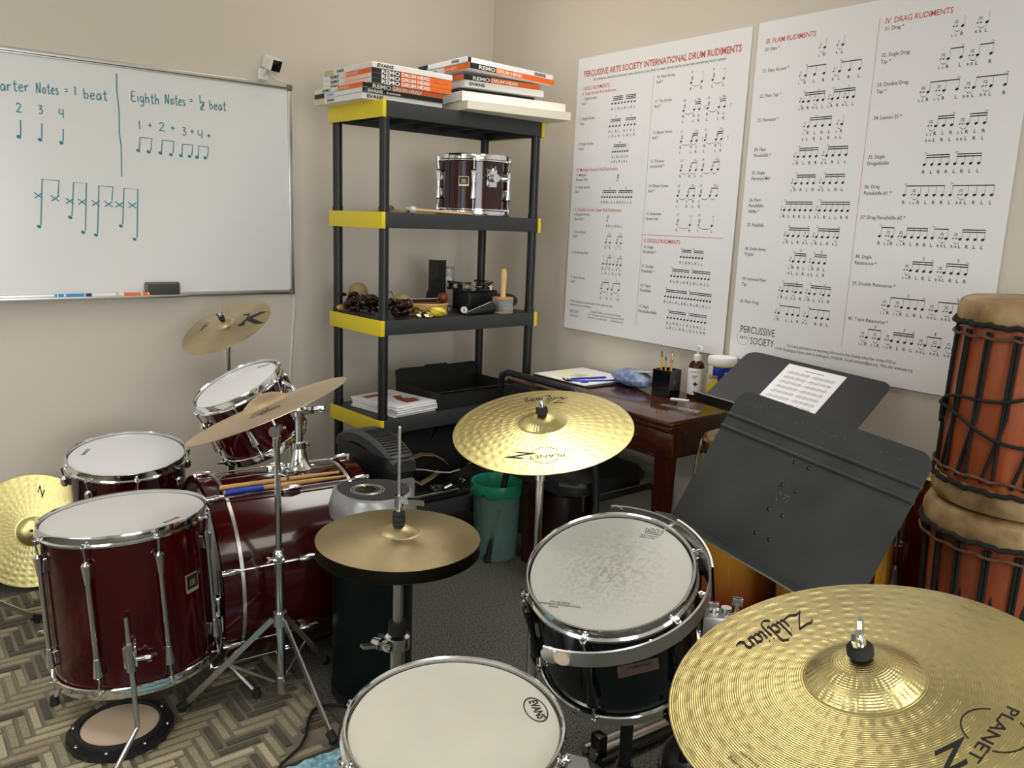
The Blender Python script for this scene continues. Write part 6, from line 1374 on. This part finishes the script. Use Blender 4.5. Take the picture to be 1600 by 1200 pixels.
p.build('printed_music', 'inkgrey', t)

# ------------------------------------------------------------------ congas
def conga(label, x, y, h, ra, sm='burst', k_=1.):
    B = at(x, y, 0) @ Matrix.Diagonal((k_, k_, 1, 1)); t = thing('conga_drum', label, 'conga', B, 'congas behind the music stands')
    MB(B).lathe([(.098, .0), (.102, .004), (.115, .12), (.140, .30), (.157, .46), (.155, .56), (.143, .68), (.137, .71), (.128, .71), (.135, .66), (.09, .006)], 64, closed=True).build('shell', sm, t)
    MB(B).lathe([(.096, .0), (.106, .0), (.108, .03), (.103, .032)], 48).build('rubber_boot', 'rubber', t)
    MB(B).lathe([(0, .741), (.126, .741), (.134, .737), (.139, .725), (.1395, .70)], 56).build('drum_head', 'skin', t)
    MB(B).lathe([(.140, .690), (.147, .688), (.150, .700), (.149, .728), (.143, .735), (.139, .728)], 64, closed=True).build('rim', 'brass', t)
    for k in range(5):
        a = ra+2*PI*k/5; T = B @ Matrix.Rotation(a, 4, 'Z'); p = MB(T); p.box((.166, 0, .50), (.022, .030, .06), bev=.005); lg = p.build('lug_plate', 'chrome', t)
        p = MB(T); p.tube([(.170, 0, .52), (.160, 0, .66), (.151, 0, .705), (.147, 0, .722)], .004, 8); p.cyl((.172, 0, .455), (.172, 0, .47), .007, seg=8); p.build('tension_hook', 'chrome', lg)
conga('sunburst conga nearer the desk, behind the lower left of the front music stand', -.318, -1.872, .745, rad(200))
conga('sunburst conga nearer the tall drums, hidden behind the front music stand', -.372, -2.222, .745, rad(170))
conga('slim dark red conga squeezed between the sunburst congas and the rope drums', -.135, -2.400, .745, rad(150), 'darkred', .66)

# ------------------------------------------------------------------ rope tuned drums stacked in the corner
def dunun(name, label, x, y, z0, z1, rt_, rb_, m, head_b, nrope, seed, ang0):
    B = at(x, y, z0); t = thing(name, label, 'drum', B, 'stacked rope tuned drums'); H = z1-z0
    sh = lambda z: rb_*.955+(rt_*.955-rb_*.955)*z/H+.004*math.sin(PI*z/H)
    MB(B).lathe([(sh(0)*.9, .02)]+[(sh(H*k/16), max(.012, min(H-.012, H*k/16))) for k in range(17)]+[(rt_*.9, H-.02)], 18 if False else 72).build('wooden_shell', m, t)
    for top in ((1, 0) if head_b else (1,)):
        zz = (lambda z: H-z) if top else (lambda z: z); r = rt_ if top else rb_
        MB(B).lathe([(0, zz(0)), (r*.90, zz(.0008)), (r*.985, zz(.008)), (r*1.02, zz(.022)), (r*1.025, zz(.042)), (r*1.005, zz(.060)), (r*.975, zz(.064))], 96).build('skin_head', 'skin', t)
        rn = random.Random(seed+top); p = MB(B); pts = []
        for k in range(120):
            a = 2*PI*k/120; pts.append((r*1.035*math.cos(a), r*1.035*math.sin(a), zz(.060+.002*math.sin(17*a)+.002*math.sin(41*a))))
        p.tube(pts, .0064, 8, True); p.build('rope_ring', 'rope', t)
        pts = [(r*1.03*math.cos(2*PI*k/120), r*1.03*math.sin(2*PI*k/120), zz(.084+.005*abs(math.sin(nrope/2*2*PI*k/120)))) for k in range(120)]
        MB(B).tube(pts, .0038, 7, True).build('wire_ring', 'ropebrown', t)
    p = None
    for k in range(nrope):
        a = ang0+2*PI*k/nrope; da = 2*PI/nrope
        za, zb = H-.075, .075 if head_b else .02
        for s_ in (-1, 1):
            f = [(a-.07*da, za), (a-.10*da, H*.47), (a-.13*da, zb)] if s_ < 0 else [(a+.07*da, za), (a+.02*da, H*.47), (a-.52*da if head_b else a+.0*da, zb)]
            pts = []
            for i in range(len(f)-1):
                for j in range(6):
                    u = j/6; aa = f[i][0]*(1-u)+f[i+1][0]*u; z = f[i][1]*(1-u)+f[i+1][1]*u; r = (sh(z)+.005); pts.append((r*math.cos(aa), r*math.sin(aa), z))
            aa, z = f[-1]; r = sh(z)+.005; pts.append((r*math.cos(aa), r*math.sin(aa), z))
            MB(B).tube(pts, .0042, 7).build('tuning_rope', 'rope', t)
    if head_b:
        for (z_a, z_b, ph) in ((H*.46, H*.60, 0), (H*.46, H*.37, .02)):
            pts = []
            for k in range(30):
                u = k/29; a = ang0-1.15+ph+u*2.2; z = z_a+(z_b-z_a)*min(1, u*1.6)+.012*math.sin(u*9); r = sh(z)+.014; pts.append((r*math.cos(a), r*math.sin(a), z))
            MB(B).tube(pts, .0042, 7).build('tie_rope', 'rope', t)
        pts = [((sh(z)+.012)*math.cos(ang0-.95+d_), (sh(z)+.012)*math.sin(ang0-.95+d_), z) for d_, z in ((0, H*.50), (-.05, H*.47), (-.06, H*.42), (-.03, H*.38), (.0, H*.40))]
        MB(B).tube(pts, .0062, 8).build('knot', 'rope', t)
    return t, B, sh
dx, dy = -.318, -2.640
t, B, sh = dunun('rope_drum', 'lower red rope tuned drum standing on the floor under the other one', dx, dy, 0, .752, .192, .150, 'dunun2', False, 18, 3, rad(180+8))
p = MB(B)
for k in range(6):
    a = rad(150+k*22); z0 = .44
    q = lambda da, z: ((sh(z)+.0015)*math.cos(a+da), (sh(z)+.0015)*math.sin(a+da), z)
    p.poly([q(-.13, z0), q(.13, z0), q(.0, z0+.13)]); 
p.build('dark_triangle_band', 'rope', t)
dunun('rope_drum', 'upper red rope tuned drum with skins at both ends, stacked on top', dx+.006, dy-.006, .7535, 1.250, .184, .190, 'dunun', True, 18, 7, rad(180+4))
